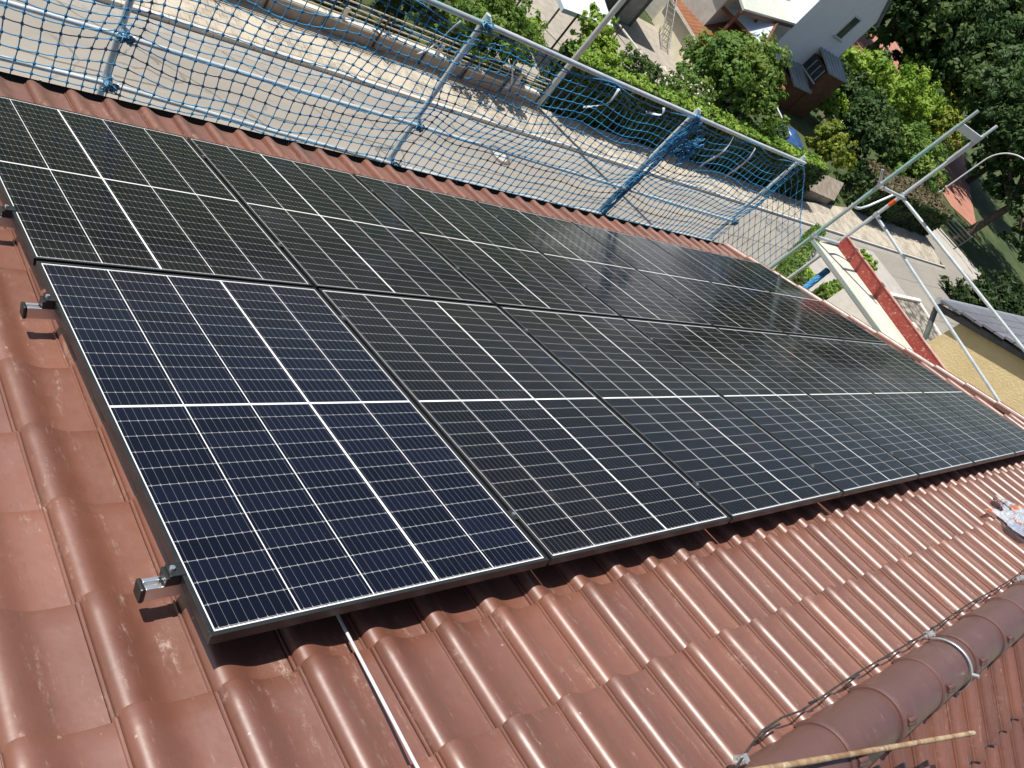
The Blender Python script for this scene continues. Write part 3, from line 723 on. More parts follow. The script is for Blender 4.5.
def crown_mesh(mb, lobes, n, size, freq=1.0, long=1.0, up=.0, hollow=.5):
    """leaves gathered in clumps that sit on many small lobes; gaps stay open between the clumps"""
    tot = sum(l[1][0] * l[1][1] for l in lobes)
    for c, r in lobes:
        k = max(20, int(n * r[0] * r[1] / tot)); clumps = max(6, k // 26); c = Vector(c)
        for _ in range(clumps):
            d = rdir()
            if d.z < -.55: d.z *= -.6
            rad = rnd.uniform(hollow, 1.08); cc = c + Vector((d.x * r[0], d.y * r[1], d.z * r[2])) * rad
            cr = min(r) * rnd.uniform(.14, .34); ct = min(1, max(0, .5 + .5 * noise.noise(cc * freq) + rnd.uniform(-.22, .22) + .12 * d.z))
            for _ in range(k // clumps):
                e = rdir(); p = cc + Vector((e.x * cr, e.y * cr, e.z * cr * .7)) * rnd.uniform(.35, 1.1)
                nn = (e * .7 + d * .5 + rdir() * .6 + Vector((0, 0, .35 + up))).normalized()
                leaf(mb, p, nn, size, min(1, max(0, ct + rnd.uniform(-.2, .2))), long)
def lobes_around(c, r, n, spread=.62, rs=(.38, .62)):
    out = [(c, (r * .72, r * .72, r * .66))]
    for i in range(n):
        d = rdir(); d.z = d.z * .75 + .1
        q = rnd.uniform(*rs) * r; out.append(((c[0] + d.x * r * spread, c[1] + d.y * r * spread, c[2] + d.z * r * spread), (q, q, q * .85)))
    return out
def plant(name, label, cat, base, crown_c, r, n, size, kind, group=None, nl=9, trunk=.12, long=1.0, up=0, lobes=None, limbs=5, flower=None, hollow=.5, freq=.8):
    t = thing(name, label, cat, base, None, group); b = Vector(base)
    mb = MB(); lb = lobes or lobes_around(crown_c, r, nl)
    crown_mesh(mb, [((c[0] - b.x, c[1] - b.y, c[2] - b.z), rr) for c, rr in lb], n, size, freq, long, up, hollow)
    mb.build('crown', LEAF[kind], t, tint=True)
    mb = MB(); cc = Vector(crown_c) - b; mid = Vector((cc.x * .35 + rnd.uniform(-.1, .1), cc.y * .35, max(.3, cc.z * .55)))
    mb.tube([(0, 0, -.1), mid * .5, mid], [trunk * 1.25, trunk, trunk * .8], 9)
    for i in range(limbs):
        e = Vector(lb[min(i + 1, len(lb) - 1)][0]) - b; k = mid.lerp(e, .5) + Vector((0, 0, .08 * r)); mb.tube([mid, k, e], [trunk * .7, trunk * .42, trunk * .15], 6)
    mb.build('trunk', M['bark'], t)
    if flower:
        mb = MB()
        for _ in range(flower[1]):
            c, rr = rnd.choice(lb); d = rdir(); d.z = abs(d.z); d.y = -abs(d.y) * rnd.choice((1, 1, -.4)); p = Vector(c) + Vector((d.x * rr[0], d.y * rr[1], d.z * rr[2])) * 1.08 - b
            for _ in range(4): leaf(mb, p + rdir() * .03, rdir(), .07, rnd.random())
        mb.build('blossom', flower[0], t)
    return t
M['rose'] = mottled('pale_rose_petals', (.75, .56, .48), (.80, .72, .62), 3, .7)
M['white_flower'] = mottled('white_petals', (.75, .72, .60), (.8, .78, .7), 3, .7)
def hedge(label, x0, x1, y0, y1, h, kind_side, kind_top, size, dens, rot=0, org=None, name='hedge', group=None, lump=.08, rounded=.0):
    cx, cy = (x0 + x1) / 2, (y0 + y1) / 2
    t = thing(name, label, 'hedge', (cx, cy, GZ), (0, 0, rot), group); lx, ly = (x1 - x0) / 2, (y1 - y0) / 2
    mb = MB(); k = 10; mb.box((-lx + .12, -ly + .12, -.1), (lx - .12, ly - .12, h - .14)); mb.build('hedge_core', M['core'], t)  # solid dark box filling the hedge behind the leaf cards
    side, top = MB(), MB()
    def put(mbx, p, n):
        tn = .5 + .5 * noise.noise(p * .9 + Vector((cx, 0, 0))) + rnd.uniform(-.3, .3)
        off = lump * noise.noise(p * 1.1 + Vector((0, cy, 3))) + lump * .6 * noise.noise(p * 3.1)
        leaf(mbx, p + n * (off + rnd.uniform(-.10, .03)), (n + rdir() * .8).normalized(), size, min(1, max(0, tn)))
    def ep(x): return rounded * max(0, (abs(x) / lx)) ** 3 * h if rounded else 0
    for _ in range(int(dens * 4 * lx * ly)):
        x, y = rnd.uniform(-lx, lx), rnd.uniform(-ly, ly); put(top, Vector((x, y, h - ep(x))), Vector((0, 0, 1)))
    for sy in (-1, 1):
        for _ in range(int(dens * 2 * lx * h)): x = rnd.uniform(-lx, lx); put(side, Vector((x, sy * ly, rnd.uniform(0, h - ep(x)))), Vector((0, sy, 0)))
    for sx in (-1, 1):
        for _ in range(int(dens * 2 * ly * h)): put(side, Vector((sx * lx, rnd.uniform(-ly, ly), rnd.uniform(0, h - ep(lx)))), Vector((sx, 0, 0)))
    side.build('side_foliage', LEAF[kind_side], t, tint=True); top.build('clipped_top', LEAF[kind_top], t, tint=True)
    return t

# long hedge across the street and the one by the junction
hedge('long tall clipped hedge across the street, shaded side and sunlit top painted in', 18.95, 38.2, 17.65, 18.6, 2.05, 'deep', 'bright', .11, 150, lump=.16)  # deep side and bright top put shade and sunlight into the leaf colour
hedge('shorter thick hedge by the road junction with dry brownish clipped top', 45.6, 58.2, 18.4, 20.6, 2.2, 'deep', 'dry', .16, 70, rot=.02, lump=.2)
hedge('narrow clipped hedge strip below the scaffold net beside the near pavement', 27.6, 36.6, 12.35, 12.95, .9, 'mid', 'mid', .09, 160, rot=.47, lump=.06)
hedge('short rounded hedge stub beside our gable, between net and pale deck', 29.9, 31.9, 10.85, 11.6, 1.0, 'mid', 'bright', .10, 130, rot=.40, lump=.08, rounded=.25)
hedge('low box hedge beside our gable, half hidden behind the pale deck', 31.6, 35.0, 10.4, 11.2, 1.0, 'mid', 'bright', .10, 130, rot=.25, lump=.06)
plant('round_shrub', 'small clipped round shrub showing just beyond the red toe board', 'shrub', (39.1, 12.95, GZ), (39.1, 12.95, GZ + .75), .75, 1500, .1, 'bright', nl=5, trunk=.04, hollow=.8)
# shrubs in the garden behind the fence
for i, (x, y, r, k) in enumerate(((5.6, 19.4, 1.7, 'dark'), (8.3, 19.5, 1.8, 'dark'), (10.7, 19.2, 1.6, 'dark'), (13.0, 19.2, 1.5, 'dark'))):
    plant('garden_shrub', ['dark shrub behind the fence, at the upper left edge of the photo', 'dark shrub behind the fence, second from the left', 'dark shrub behind the fence, third from the left', 'dark shrub behind the fence, nearest to the green bush by the second post'][i],
          'shrub', (x, y, GZ), (x, y, GZ + 1.1), r, 3500, .10, k, 'garden shrubs behind the fence', nl=7, trunk=.05)
plant('garden_shrub', 'big green bush behind the fence, right of the second scaffold post top', 'shrub', (15.6, 18.7, GZ), (15.6, 18.6, GZ + 1.3), 1.7, 9000, .095, 'mid', 'garden shrubs behind the fence', nl=12, trunk=.06)
plant('garden_shrub', 'green bush with yellowish tips above the big bush, at the upper edge', 'shrub', (15.3, 20.6, GZ), (15.3, 20.6, GZ + 1.5), 1.6, 5500, .095, 'mid', 'garden shrubs behind the fence', nl=9, trunk=.06)
plant('garden_shrub', 'light green bush at the fence end beside the concrete mast', 'shrub', (17.6, 19.0, GZ), (17.6, 19.0, GZ + 1.15), 1.15, 4600, .09, 'bright', 'garden shrubs behind the fence', nl=8, trunk=.05)
plant('garden_shrub', 'leafy bright bush just right of the mast, above the top rail', 'shrub', (21.1, 19.7, GZ), (21.1, 19.7, GZ + 1.6), 1.35, 6500, .095, 'bright', 'garden shrubs behind the fence', nl=9, trunk=.05)
plant('rose_bush', 'rose bush with pale blossoms behind the hedge, in front of the paved yard', 'rose bush', (24.6, 19.7, GZ), (24.6, 19.7, GZ + 1.3), 1.1, 4200, .08, 'deep', 'rose bushes', nl=8, trunk=.05, flower=(M['rose'], 60))
plant('rose_bush', 'rose bush with more and whiter blossoms, in front of the cream wall', 'rose bush', (27.3, 19.6, GZ), (27.3, 19.6, GZ + 1.35), 1.3, 5200, .08, 'mid', 'rose bushes', nl=8, trunk=.05, flower=(M['white_flower'], 90))
plant('broadleaf_tree', 'round leafy garden tree in front of the cream wall and brown roof', 'tree', (31.6, 21.0, GZ), (31.3, 20.75, GZ + 1.95), 2.55, 24000, .125, 'mid', None, nl=16, trunk=.16, limbs=7, freq=.6)
plant('garden_shrub', 'low shaded shrub between the round tree and the blue tarpaulin', 'shrub', (36.0, 20.6, GZ), (36.0, 20.6, GZ + .9), 1.3, 3000, .11, 'deep', 'shrubs of the far garden', nl=6, trunk=.05)
G2 = 'shrubs of the far garden'
plant('garden_shrub', 'feathery light green shrub right below the open metal bay', 'shrub', (59.4, 32.4, GZ), (59.4, 32.4, GZ + 2.5), 2.5, 6000, .17, 'bright', G2, nl=9, trunk=.07, long=1.7, up=-.3)
plant('garden_shrub', 'large bright yellow-green shrub in the middle of the far garden', 'shrub', (69, 33.2, GZ), (69, 33.2, GZ + 2.5), 3.6, 11000, .18, 'bright', G2, nl=14, trunk=.09)
plant('garden_shrub', 'dense dark leaved shrub in front, left of the tall gable post tops', 'shrub', (52, 24.5, GZ), (52, 24.5, GZ + 1.9), 2.5, 9500, .155, 'deep', G2, nl=12, trunk=.07)
plant('garden_shrub', 'low yellow-green shrub beside the plank roofed shelter', 'shrub', (43.9, 21.2, GZ), (43.9, 21.2, GZ + 1.2), 1.7, 5000, .13, 'yellow', G2, nl=8, trunk=.05)
plant('garden_shrub', 'sunny yellow shrub between the two tall gable post tops', 'shrub', (73.5, 31.2, GZ), (73.5, 31.2, GZ + 2.5), 3.3, 9000, .185, 'yellow', G2, nl=12, trunk=.08)
plant('garden_shrub', 'mid green shrub behind the junction hedge, crossed by the gable posts', 'shrub', (56, 23.1, GZ), (56, 23.1, GZ + 2.1), 2.7, 9000, .155, 'mid', G2, nl=12, trunk=.07)
plant('garden_shrub', 'small fresh green shrub beside the pale plank table', 'shrub', (50.2, 26.6, GZ), (50.2, 26.6, GZ + 1.3), 1.6, 3800, .14, 'bright', G2, nl=7, trunk=.05)
plant('garden_shrub', 'dark low shrub behind the junction hedge next to the street lamp foot', 'shrub', (62.2, 23.9, GZ), (62.2, 23.9, GZ + 1.4), 1.8, 4000, .155, 'deep', G2, nl=7, trunk=.05)
plant('garden_shrub', 'deep green shrub in the shade behind the open metal bay', 'shrub', (54.5, 29.8, GZ), (54.5, 29.8, GZ + 1.6), 2.0, 4400, .17, 'dark', G2, nl=7, trunk=.05)
# big trees on the right
G3 = 'big dark trees at the upper right'
def bigtree(label, base, c, r, n, kind='dark', nl=18, trunk=.3, size=.36):
    return plant('broadleaf_tree', label, 'tree', base, c, r, n, size, kind, G3, nl=nl, trunk=trunk, limbs=8, freq=.35)
T1 = [((67.3, 22.6, -5.2), (2.0, 2.0, 1.7)), ((68.2, 20.0, -5.2), (2.0, 2.0, 1.6)), ((68.9, 17.4, -6.3), (1.6, 1.6, 1.3)), ((66.8, 24.6, -4.3), (2.1, 2.1, 1.8)), ((66.6, 25.6, -2.6), (2.3, 2.3, 2.0)), ((67.6, 22.4, -3.0), (2.2, 2.2, 2.0)), ((66.0, 27.2, -1.8), (2.2, 2.2, 2.0)), ((70, 17.5, -5.0), (2.2, 2.2, 1.8)), ((71.5, 14.8, -6.2), (2.0, 2.0, 1.5)),
      ((70.5, 20.6, GZ + 8.6), (3.6, 3.6, 3.0)), ((66.2, 22.8, GZ + 8.0), (3.0, 3.0, 2.4)), ((70, 16.8, GZ + 7.6), (3.4, 3.4, 2.6)), ((73.5, 19.5, GZ + 6.6), (3.6, 3.6, 2.6)), ((74.5, 15.2, GZ + 6.2), (3.4, 3.4, 2.4)),
      ((70.4, 24.6, GZ + 8.8), (2.8, 2.8, 2.3)), ((66.4, 18.4, GZ + 9.6), (2.5, 2.5, 2.0)), ((76, 23, GZ + 8.0), (3.4, 3.4, 2.6)), ((78, 17.6, GZ + 5.2), (3.0, 3.0, 2.2)), ((72.5, 13.0, GZ + 7.2), (2.8, 2.8, 2.2))]
t1 = plant('broadleaf_tree', 'big dark tree at the right edge with forked trunk beside the red court', 'tree', (67.0, 19.7, GZ), (69, 19.7, GZ + 7.5), 5, 40000, .23, 'dark', G3, trunk=.32, lobes=T1, limbs=6, freq=.35)
bigtree('dark tree at the far right of the white gable house, left one of the group', (72.2, 40.5, GZ), (71.5, 40, GZ + 5.6), 5.4, 9000)
bigtree('dark tree in the middle of the upper right group, behind the yellow shrubs', (78, 37.5, GZ), (77, 36.8, GZ + 6.2), 6.6, 13000)
bigtree('dark tree far right and higher up, behind the forked trunk tree', (88, 37, GZ), (87, 36.6, GZ + 8.0), 7.0, 12000)
bigtree('tallest dark tree in the upper right corner of the photo', (91, 45, GZ), (89.6, 43.6, GZ + 10.4), 8.5, 13000, nl=20, trunk=.4)
bigtree('dark tree behind the lamp arc, lower right one of the group', (90, 31, GZ), (88.5, 30.6, GZ + 6.4), 6.0, 9000)
bigtree('dark tree at the back, just right of the white house gable top', (86, 56, GZ), (85.5, 55, GZ + 8), 8.0, 9000, size=.42)
bigtree('dark tree behind the white house, farthest left of the group', (66, 52, GZ), (66, 52, GZ + 5.5), 6.0, 6000, size=.42)
# conifers lower right beside the neighbour's roof
def conifer(x, y, h, r, label):
    t = thing('conifer_shrub', label, 'conifer', (x, y, GZ), None, 'spreading conifers by the junction'); mb = MB()
    for k in range(46):
        a = rnd.random() * 6.283; z0 = rnd.uniform(.2, h * .9); L = r * rnd.uniform(.6, 1.1) * (1.1 - z0 / h * .6); tt = rnd.random()
        for j in range(46):
            s = rnd.random() ** .7; p = Vector((math.cos(a) * L * s, math.sin(a) * L * s, z0 + .35 * s * h * .4 - .2 * s * s)) + rdir() * .22 * (1.1 - s * .5)
            leaf(mb, p, (Vector((0, 0, 1)) + rdir() * .7).normalized(), .2, min(1, max(0, tt * .6 + s * .35 + rnd.uniform(-.2, .2))), 1.5)
    mb.build('crown', LEAF['conifer'], t, tint=True)
    mb = MB(); mb.tube([(0, 0, -.1), (0, 0, h * .7)], [.12, .05], 7); mb.build('trunk', M['bark'], t)
conifer(55.2, 11.6, 2.0, 3.1, 'spreading dark conifer just above the neighbour roof corner'); conifer(59.8, 12.0, 2.2, 3.2, 'spreading dark conifer, middle one beside the junction')
conifer(64.6, 12.9, 2.3, 3.4, 'spreading dark conifer at the right photo edge'); conifer(58.2, 9.2, 2.0, 3.0, 'spreading dark conifer behind the neighbour roof')
# ------------------------------------------------------------------ garden fence with low wall, mast, lamp, bar fence
fe = thing('garden_fence', 'low block wall with tubular rail fence across the street, ending at the mast', 'fence', (6, 17.5, GZ)); of = fe.location.copy()
q = NT('weathered_concrete_blocks'); co = q.coord()
col = q.mix(q.ramp(q.noise(co, 1.2, 6, .7), .35, .65), (.27, .225, .19), (.36, .31, .265)); col = q.mix(q.ramp(q.noise(co, 5, 5, .7, (1, 1, .25)), .6, .75, 0, .5), col, (.13, .11, .095)); q.base(col); q.rough(.9); q.bump(q.noise(co, 30, 4, .7), .3, .02); M['block'] = q.m
M['coping'] = mottled('pale_coping', (.52, .49, .44), (.62, .59, .53), 3, .85)
M['fence_tan'] = mottled('pale_tube_rail', (.42, .37, .28), (.52, .47, .37), 4, .5)
M['dark_steel'] = mottled('dark_steel', (.025, .022, .02), (.05, .042, .036), 8, .5)
mb = MB()
for i in range(16):
    x = 18.35 - 1.62 * i; mb.box((x - 1.595, 17.43, GZ - .1), (x, 17.63, GZ + .50), M=Matrix.Translation(-of))
mb.build('low_wall', M['block'], fe, bevel=.008)
mb = MB()
for i in range(16):
    x = 18.35 - 1.62 * i; mb.box((x - 1.605, 17.40, GZ + .502), (x - .0, 17.66, GZ + .545), M=Matrix.Translation(-of))
mb.build('coping', M['coping'], fe, bevel=.006)
for i in range(17):
    x = 18.36 - 1.62 * i; mb = MB(); mb.box((x - .022, 17.37, GZ + .15), (x + .022, 17.398, GZ + 1.12), M=Matrix.Translation(-of)); mb.build('post', M['dark_steel'], fe)
for z in (.66, .80, .94, 1.10):
    mb = MB(); mb.tube([Vector((-7.5, 17.52, GZ + z)) - of, Vector((18.4, 17.52, GZ + z)) - of], .022, 6); mb.build('rail', M['fence_tan'], fe)
for i in range(6):
    x = 17.2 - 3.24 * i; mb = MB(); mb.box((x - .06, 17.47, GZ + .546), (x + .06, 17.57, GZ + .92), M=Matrix.Translation(-of)); mb.build('mail_post', M['coping'], fe, bevel=.01)
mb = MB(); mb.tube([(18.55, 17.45, GZ - .1), (18.55, 17.45, GZ + 5), (18.52, 17.45, GZ + 10.5)], [.105, .092, .075], 14); tag(mb.build('utility_mast', mottled('grey_concrete_mast', (.36, .37, .36), (.45, .46, .45), 3, .75)), 'slender grey utility mast standing at the end of the garden fence', 'mast')
la = thing('street_lamp', 'white swan-neck street lamp with grey switch box at its foot', 'street lamp', (62.5, 22.1, GZ))
mb = MB(); pts = [(0, 0, -.1), (0, 0, 3)] + [(.1 * (i / 12) ** 2, -2.1 * (1 - math.cos(i / 12 * PI / 2)), 5.0 + 1.9 * math.sin(i / 12 * PI / 2)) for i in range(13)]
mb.tube(pts, [.07, .06] + [.055 - .0012 * i for i in range(13)], 10); mb.build('pole', mottled('white_lamp_paint', (.62, .64, .63), (.72, .73, .72), 4, .45), la)
mb = MB(); mb.tube([(.1, -2.1, 6.9), (.1, -2.3, 6.88), (.1, -2.75, 6.82)], [.05, .12, .09], 10); mb.build('lamp_head', M['zinc'], la)
sb = thing('switch_box', 'small pale grey switch box on the bar fence beside the lamp', 'switch box', (61.6, 20.9, GZ))
mb = MB(); mb.box((-.45, -.3, 0), (.45, .3, .95)); mb.build('cabinet', M['zinc'], sb, bevel=.02)
mb = MB(); mb.box((-.52, -.36, .953), (.52, .36, 1.03)); mb.build('lid', M['coping'], sb, bevel=.02)
bf = thing('bar_fence', 'green-grey metal bar fence beside the lamp in front of the forked tree', 'fence', (62.5, 19.6, GZ)); ob = bf.location.copy()
M['fence_green'] = mottled('green_grey_metal', (.10, .135, .11), (.15, .18, .15), 4, .5)
for k in range(6):
    mb = MB(); z = GZ + .2 + .24 * k; mb.tube([Vector((61.2, 21.9, z)) - ob, Vector((64.4, 18.4, z)) - ob], .04, 6); mb.build('bar', M['fence_green'], bf)
for k in range(3):
    mb = MB(); x, y = 61.2 + 1.6 * k, 21.9 - 1.75 * k; mb.tube([Vector((x, y, GZ - .1)) - ob, Vector((x, y, GZ + 1.5)) - ob], .05, 6); mb.build('post', M['fence_green'], bf)
# ------------------------------------------------------------------ neighbour: yellow house with dark slate roof
M['yellow'] = mottled('ochre_render', (.70, .54, .29), (.76, .60, .34), 2.2, .9, 0, .6, 22, .3, (.60, .45, .23), 26, bdist=.02)
ny = thing('yellow_house', 'ochre rendered neighbour house with grey slate roof beside our gable', 'house', (16, 3, GZ)); on = ny.location.copy(); TN = Matrix.Translation(-on)
EY, EZ, RYN = 3.12, -1.76, -4.4; SL = .457; RZN = EZ + (EY - RYN) * SL
mb = MB()
P = [(EY, GZ), (EY, EZ), (RYN, RZN), (2 * RYN - EY, EZ), (2 * RYN - EY, GZ)]
mb.add([Vector((16, y, z)) - on for y, z in P] + [Vector((30, y, z)) - on for y, z in P], [(0, 1, 2, 3, 4), (9, 8, 7, 6, 5), (1, 0, 5, 6), (4, 3, 8, 9)])
mb.build('wall', M['yellow'], ny)
q = NT('grey_slate_roof'); co = q.coord(); br = q.n('ShaderNodeTexBrick'); q.l(co, br.inputs[0]); br.offset = .5
br.inputs['Scale'].default_value = 1; br.inputs['Brick Width'].default_value = .42; br.inputs['Row Height'].default_value = .36; br.inputs['Mortar Size'].default_value = .014
br.inputs['Color1'].default_value = (.13, .13, .15, 1); br.inputs['Color2'].default_value = (.20, .20, .225, 1); br.inputs['Mortar'].default_value = (.05, .05, .055, 1)
q.base(br.outputs[0]); q.rough(.42); q.bump(br.outputs['Fac'], -.5, .03); M['slate'] = q.m
OV, OE = .13, .52
for sgn in (1, -1):
    mb = MB()
    def sp(x, d, h):                                          # d: distance down the slope from the ridge (horizontal)
        y = RYN + sgn * d; z = RZN - d * SL + h; return Vector((x, y, z)) - on
    E_ = (EY - RYN) + OE; nrow = 20
    for k in range(nrow):
        d0, d1 = E_ * k / nrow, E_ * (k + 1) / nrow
        vs = [sp(16 - OV, d0, .20), sp(30, d0, .20), sp(30, d1 + .03, .235), sp(16 - OV, d1 + .03, .235), sp(16 - OV, d0, .15), sp(30, d0, .15), sp(30, d1 + .03, .19), sp(16 - OV, d1 + .03, .19)]
        fs = [(0, 3, 2, 1), (4, 5, 6, 7), (0, 1, 5, 4), (1, 2, 6, 5), (2, 3, 7, 6), (3, 0, 4, 7)]
        mb.add(vs, fs if sgn > 0 else [f[::-1] for f in fs])
    mb.build('roof', M['slate'], ny)
    mb = MB(); vs = [sp(16 - OV + .02, 0, .14), sp(16.0 - OV + .06, 0, .14), sp(16.0 - OV + .06, E_, .14), sp(16 - OV + .02, E_, .14), sp(16 - OV + .02, 0, .0), sp(16.0 - OV + .06, 0, .0), sp(16.0 - OV + .06, E_, .0), sp(16 - OV + .02, E_, .0)]
    mb.add(vs, [(0, 3, 2, 1), (4, 5, 6, 7), (0, 1, 5, 4), (1, 2, 6, 5), (2, 3, 7, 6), (3, 0, 4, 7)]); mb.build('verge_board', mottled('dark_verge', (.010, .010, .012), (.02, .02, .022), 5, .6), ny)
    mb = MB(); vs = [sp(16 - OV + .06, 0, .05), sp(16.2, 0, .05), sp(16.2, E_, .05), sp(16 - OV + .06, E_, .05)]; vs += [p - Vector((0, 0, .03)) for p in vs]
    mb.add(vs, [(0, 3, 2, 1), (4, 5, 6, 7), (0, 1, 5, 4), (1, 2, 6, 5), (2, 3, 7, 6), (3, 0, 4, 7)]); mb.build('soffit', mottled('grey_soffit', (.20, .20, .19), (.26, .26, .25), 4, .8), ny)
mb = MB(); yg, zg = EY + OE + .06, EZ - OE * SL + .16
mb.tube([Vector((16 - OV + .05, yg, zg)) - on, Vector((30, yg, zg)) - on], .075, 10); mb.build('gutter', M['zinc'], ny)
mb = MB(); mb.tube([Vector(p) - on for p in ((16 - OV + .18, yg, zg - .05), (16 - OV + .20, yg - .12, zg - .22), (15.93, EY + .10, zg - .55), (15.92, EY + .08, zg - .9), (15.92, EY + .08, GZ))], .055, 10); mb.build('downpipe', mottled('grey_green_zinc_pipe', (.14, .16, .155), (.20, .22, .21), 6, .45, .3), ny)
# flat gravel roof between the houses
gg = thing('flat_roof_garage', 'low flat roofed annex with pale gravel and white coping beside the yellow house', 'garage', (24, 5, GZ)); og = gg.location.copy(); TG = Matrix.Translation(-og)
mb = MB(); mb.box((23.6, 3.22, GZ), (29.6, 7.5, -5.4), M=TG); mb.build('wall', M['plaster_w'], gg)
q = NT('pale_gravel'); co = q.coord(); vo = q.n('ShaderNodeTexVoronoi'); vo.inputs['Scale'].default_value = 4.2; q.l(co, vo.inputs['Vector'])
bw = q.n('ShaderNodeRGBToBW'); q.l(vo.outputs['Color'], bw.inputs[0])
col = q.mix(bw.outputs[0], (.13, .115, .095), (.40, .365, .30)); col = q.mix(q.ramp(vo.outputs['Distance'], .3, .7, 0, .9), col, (.06, .052, .045)); col = q.mix(q.ramp(q.noise(co, .8, 4, .7), .55, .7, 0, .5), col, (.20, .185, .16)); q.base(col); q.rough(.95); q.bump(vo.outputs['Distance'], -.8, .05)
mb = MB(); mb.box((23.7, 3.24, -5.396), (29.5, 7.35, -5.33), M=TG); mb.build('gravel', q.m, gg)
for a, b in (((23.6, 7.35, -5.396), (29.6, 7.5, -5.24)), ((29.5, 3.22, -5.396), (29.62, 7.348, -5.28))):
    mb = MB(); mb.box(a, b, M=TG); mb.build('coping', mottled('white_coping', (.66, .65, .62), (.74, .73, .70), 4, .7), gg, bevel=.02)
mb = MB(); mb.tube([Vector((26.4, 6.0, -5.34)) - og, Vector((26.4, 6.0, -5.1)) - og], .09, 10); mb.tube([Vector((26.4, 6.0, -5.1)) - og, Vector((26.4, 6.0, -5.04)) - og], [.16, .12], 10); mb.build('vent_pipe', M['coping'], gg)
# ------------------------------------------------------------------ white gable house with lean-to roofs
HP = Vector((45, 28, GZ))
wh = thing('white_house', 'pale lavender-white gable house with one narrow upright window near the roof', 'house', HP); TW = Matrix.Translation(-HP)
M['lav'] = mottled('lavender_white_render', (.84, .82, .86), (.88, .86, .895), 1.2, .9, 0, .15, 30)
mb = MB(); pr = [(42, GZ), (42, -3.3), (45, .1), (47.97, -3.3), (47.97, GZ)]
vs = [Vector((x, 28, z)) - HP for x, z in pr] + [Vector((x, 37, z)) - HP for x, z in pr]
mb.add(vs, [(4, 3, 2, 1, 0), (5, 6, 7, 8, 9), (0, 1, 6, 5), (3, 4, 9, 8)]); mb.build('wall', M['lav'], wh)
for sg in (-1, 1):
    mb = MB(); ex = 45 + sg * 3.25; ez = .12 - 3.25 * 1.134
    vs = [Vector(p) - HP for p in ((45, 27.85, .12), (ex, 27.85, ez), (ex, 37.2, ez), (45, 37.2, .12))]; vs += [p + Vector((0, 0, .16)) for p in vs]
    mb.add(vs, [(0, 1, 2, 3), (7, 6, 5, 4), (0, 4, 5, 1), (1, 5, 6, 2), (2, 6, 7, 3), (3, 7, 4, 0)]); mb.build('roof', M['slate'], wh)
fr = MB()
for a, b in (((45.66, 27.93, -5.15), (45.74, 28.02, -3.68)), ((46.50, 27.93, -5.15), (46.58, 28.02, -3.68)), ((45.742, 27.93, -3.76), (46.498, 28.02, -3.68)), ((45.742, 27.93, -5.15), (46.498, 28.02, -5.07))): fr.box(a, b, M=TW)
wf = fr.build('window', mottled('white_window_frame', (.62, .63, .62), (.70, .71, .70), 4, .5), wh, bevel=.01)
gl = MB(); gl.box((45.74, 27.97, -5.07), (46.5, 27.985, -3.76), M=TW); gl.build('pane', mottled('dark_glass', (.03, .038, .045), (.06, .07, .08), 2, .08), wf)
sl_ = MB(); sl_.box((45.58, 27.80, -5.22), (46.66, 28.0, -5.153), M=TW); sl_.build('sill', M['zinc'], wf)
M['seam'] = mottled('grey_green_standing_seam', (.30, .35, .35), (.40, .44, .435), 1.6, .45, .2)
by = thing('lean_to', 'stepped lean-to with two grey-green seam metal roofs and a side window on white house', 'lean-to', (46, 27, GZ)); ob_ = by.location.copy(); TB = Matrix.Translation(-ob_)
M['brown'] = mottled('brown_trim', (.12, .045, .022), (.18, .07, .035), 4, .6)
mb = MB(); mb.box((43.9, 26.35, GZ), (45.62, 27.99, -7.95), M=TB); mb.build('lower_body', M['brown'], by)
M['inside'] = mottled('dark_inside', (.03, .03, .032), (.06, .06, .062), 3, .8)
mb = MB(); mb.box((45.72, 26.35, GZ), (47.9, 27.99, -6.45), M=TB); mb.build('upper_body', M['brown'], by)
win = MB(); win.box((45.66, 26.5, -7.35), (45.718, 27.9, -6.5), M=TB); wn_ = win.build('side_window', M['inside'], by)
for k in range(3):
    mb = MB(); mb.box((45.625, 26.55 + .45 * k, -7.3), (45.658, 26.62 + .45 * k, -6.55), M=TB); mb.build('mullion', M['seam'], wn_)
mb = MB(); mb.box((45.56, 26.4, -7.44), (45.70, 27.95, -7.36), M=TB); mb.build('sill', M['coping'], wn_, bevel=.01)
def roofq(nm, a, b, c, d, seams):
    a, b, c, d = [Vector(p) - ob_ for p in (a, b, c, d)]
    mb = MB(); vs = [a, b, c, d] + [p - Vector((0, 0, .09)) for p in (a, b, c, d)]
    mb.add(vs, [(3, 2, 1, 0), (4, 5, 6, 7), (0, 1, 5, 4), (1, 2, 6, 5), (2, 3, 7, 6), (3, 0, 4, 7)])
    for k in range(0, seams + 1):
        t = k / seams; mb.tube([a.lerp(b, t) + Vector((0, 0, .015)), d.lerp(c, t) + Vector((0, 0, .015))], .035, 4)
    mb.build(nm, M['seam'], by)
roofq('upper_roof', (45.5, 26.15, -6.36), (47.75, 26.15, -6.30), (48.15, 27.98, -5.97), (45.68, 27.98, -6.03), 5)
roofq('lower_roof', (43.75, 26.15, -7.9), (45.8, 26.15, -7.82), (45.66, 27.98, -7.38), (44.0, 27.98, -7.52), 5)
ax = thing('annex', 'annex with pale greenish sheet roof and brown eave, left of the white house', 'annex', (38, 28, GZ), (0, 0, math.atan2(2.9, 8.65)))
LX = 4.45
mb = MB(); mb.box((-4.4, -.2, 0), (3.9, 5.5, 3.35)); mb.build('wall', M['coping'], ax)
mb = MB(); vs = [Vector(p) for p in ((-4.75, -1.25, 3.72), (4.2, -1.25, 3.72), (4.2, 5.8, 5.9), (-4.75, 5.8, 5.9))]; vs += [p - Vector((0, 0, .12)) for p in vs]
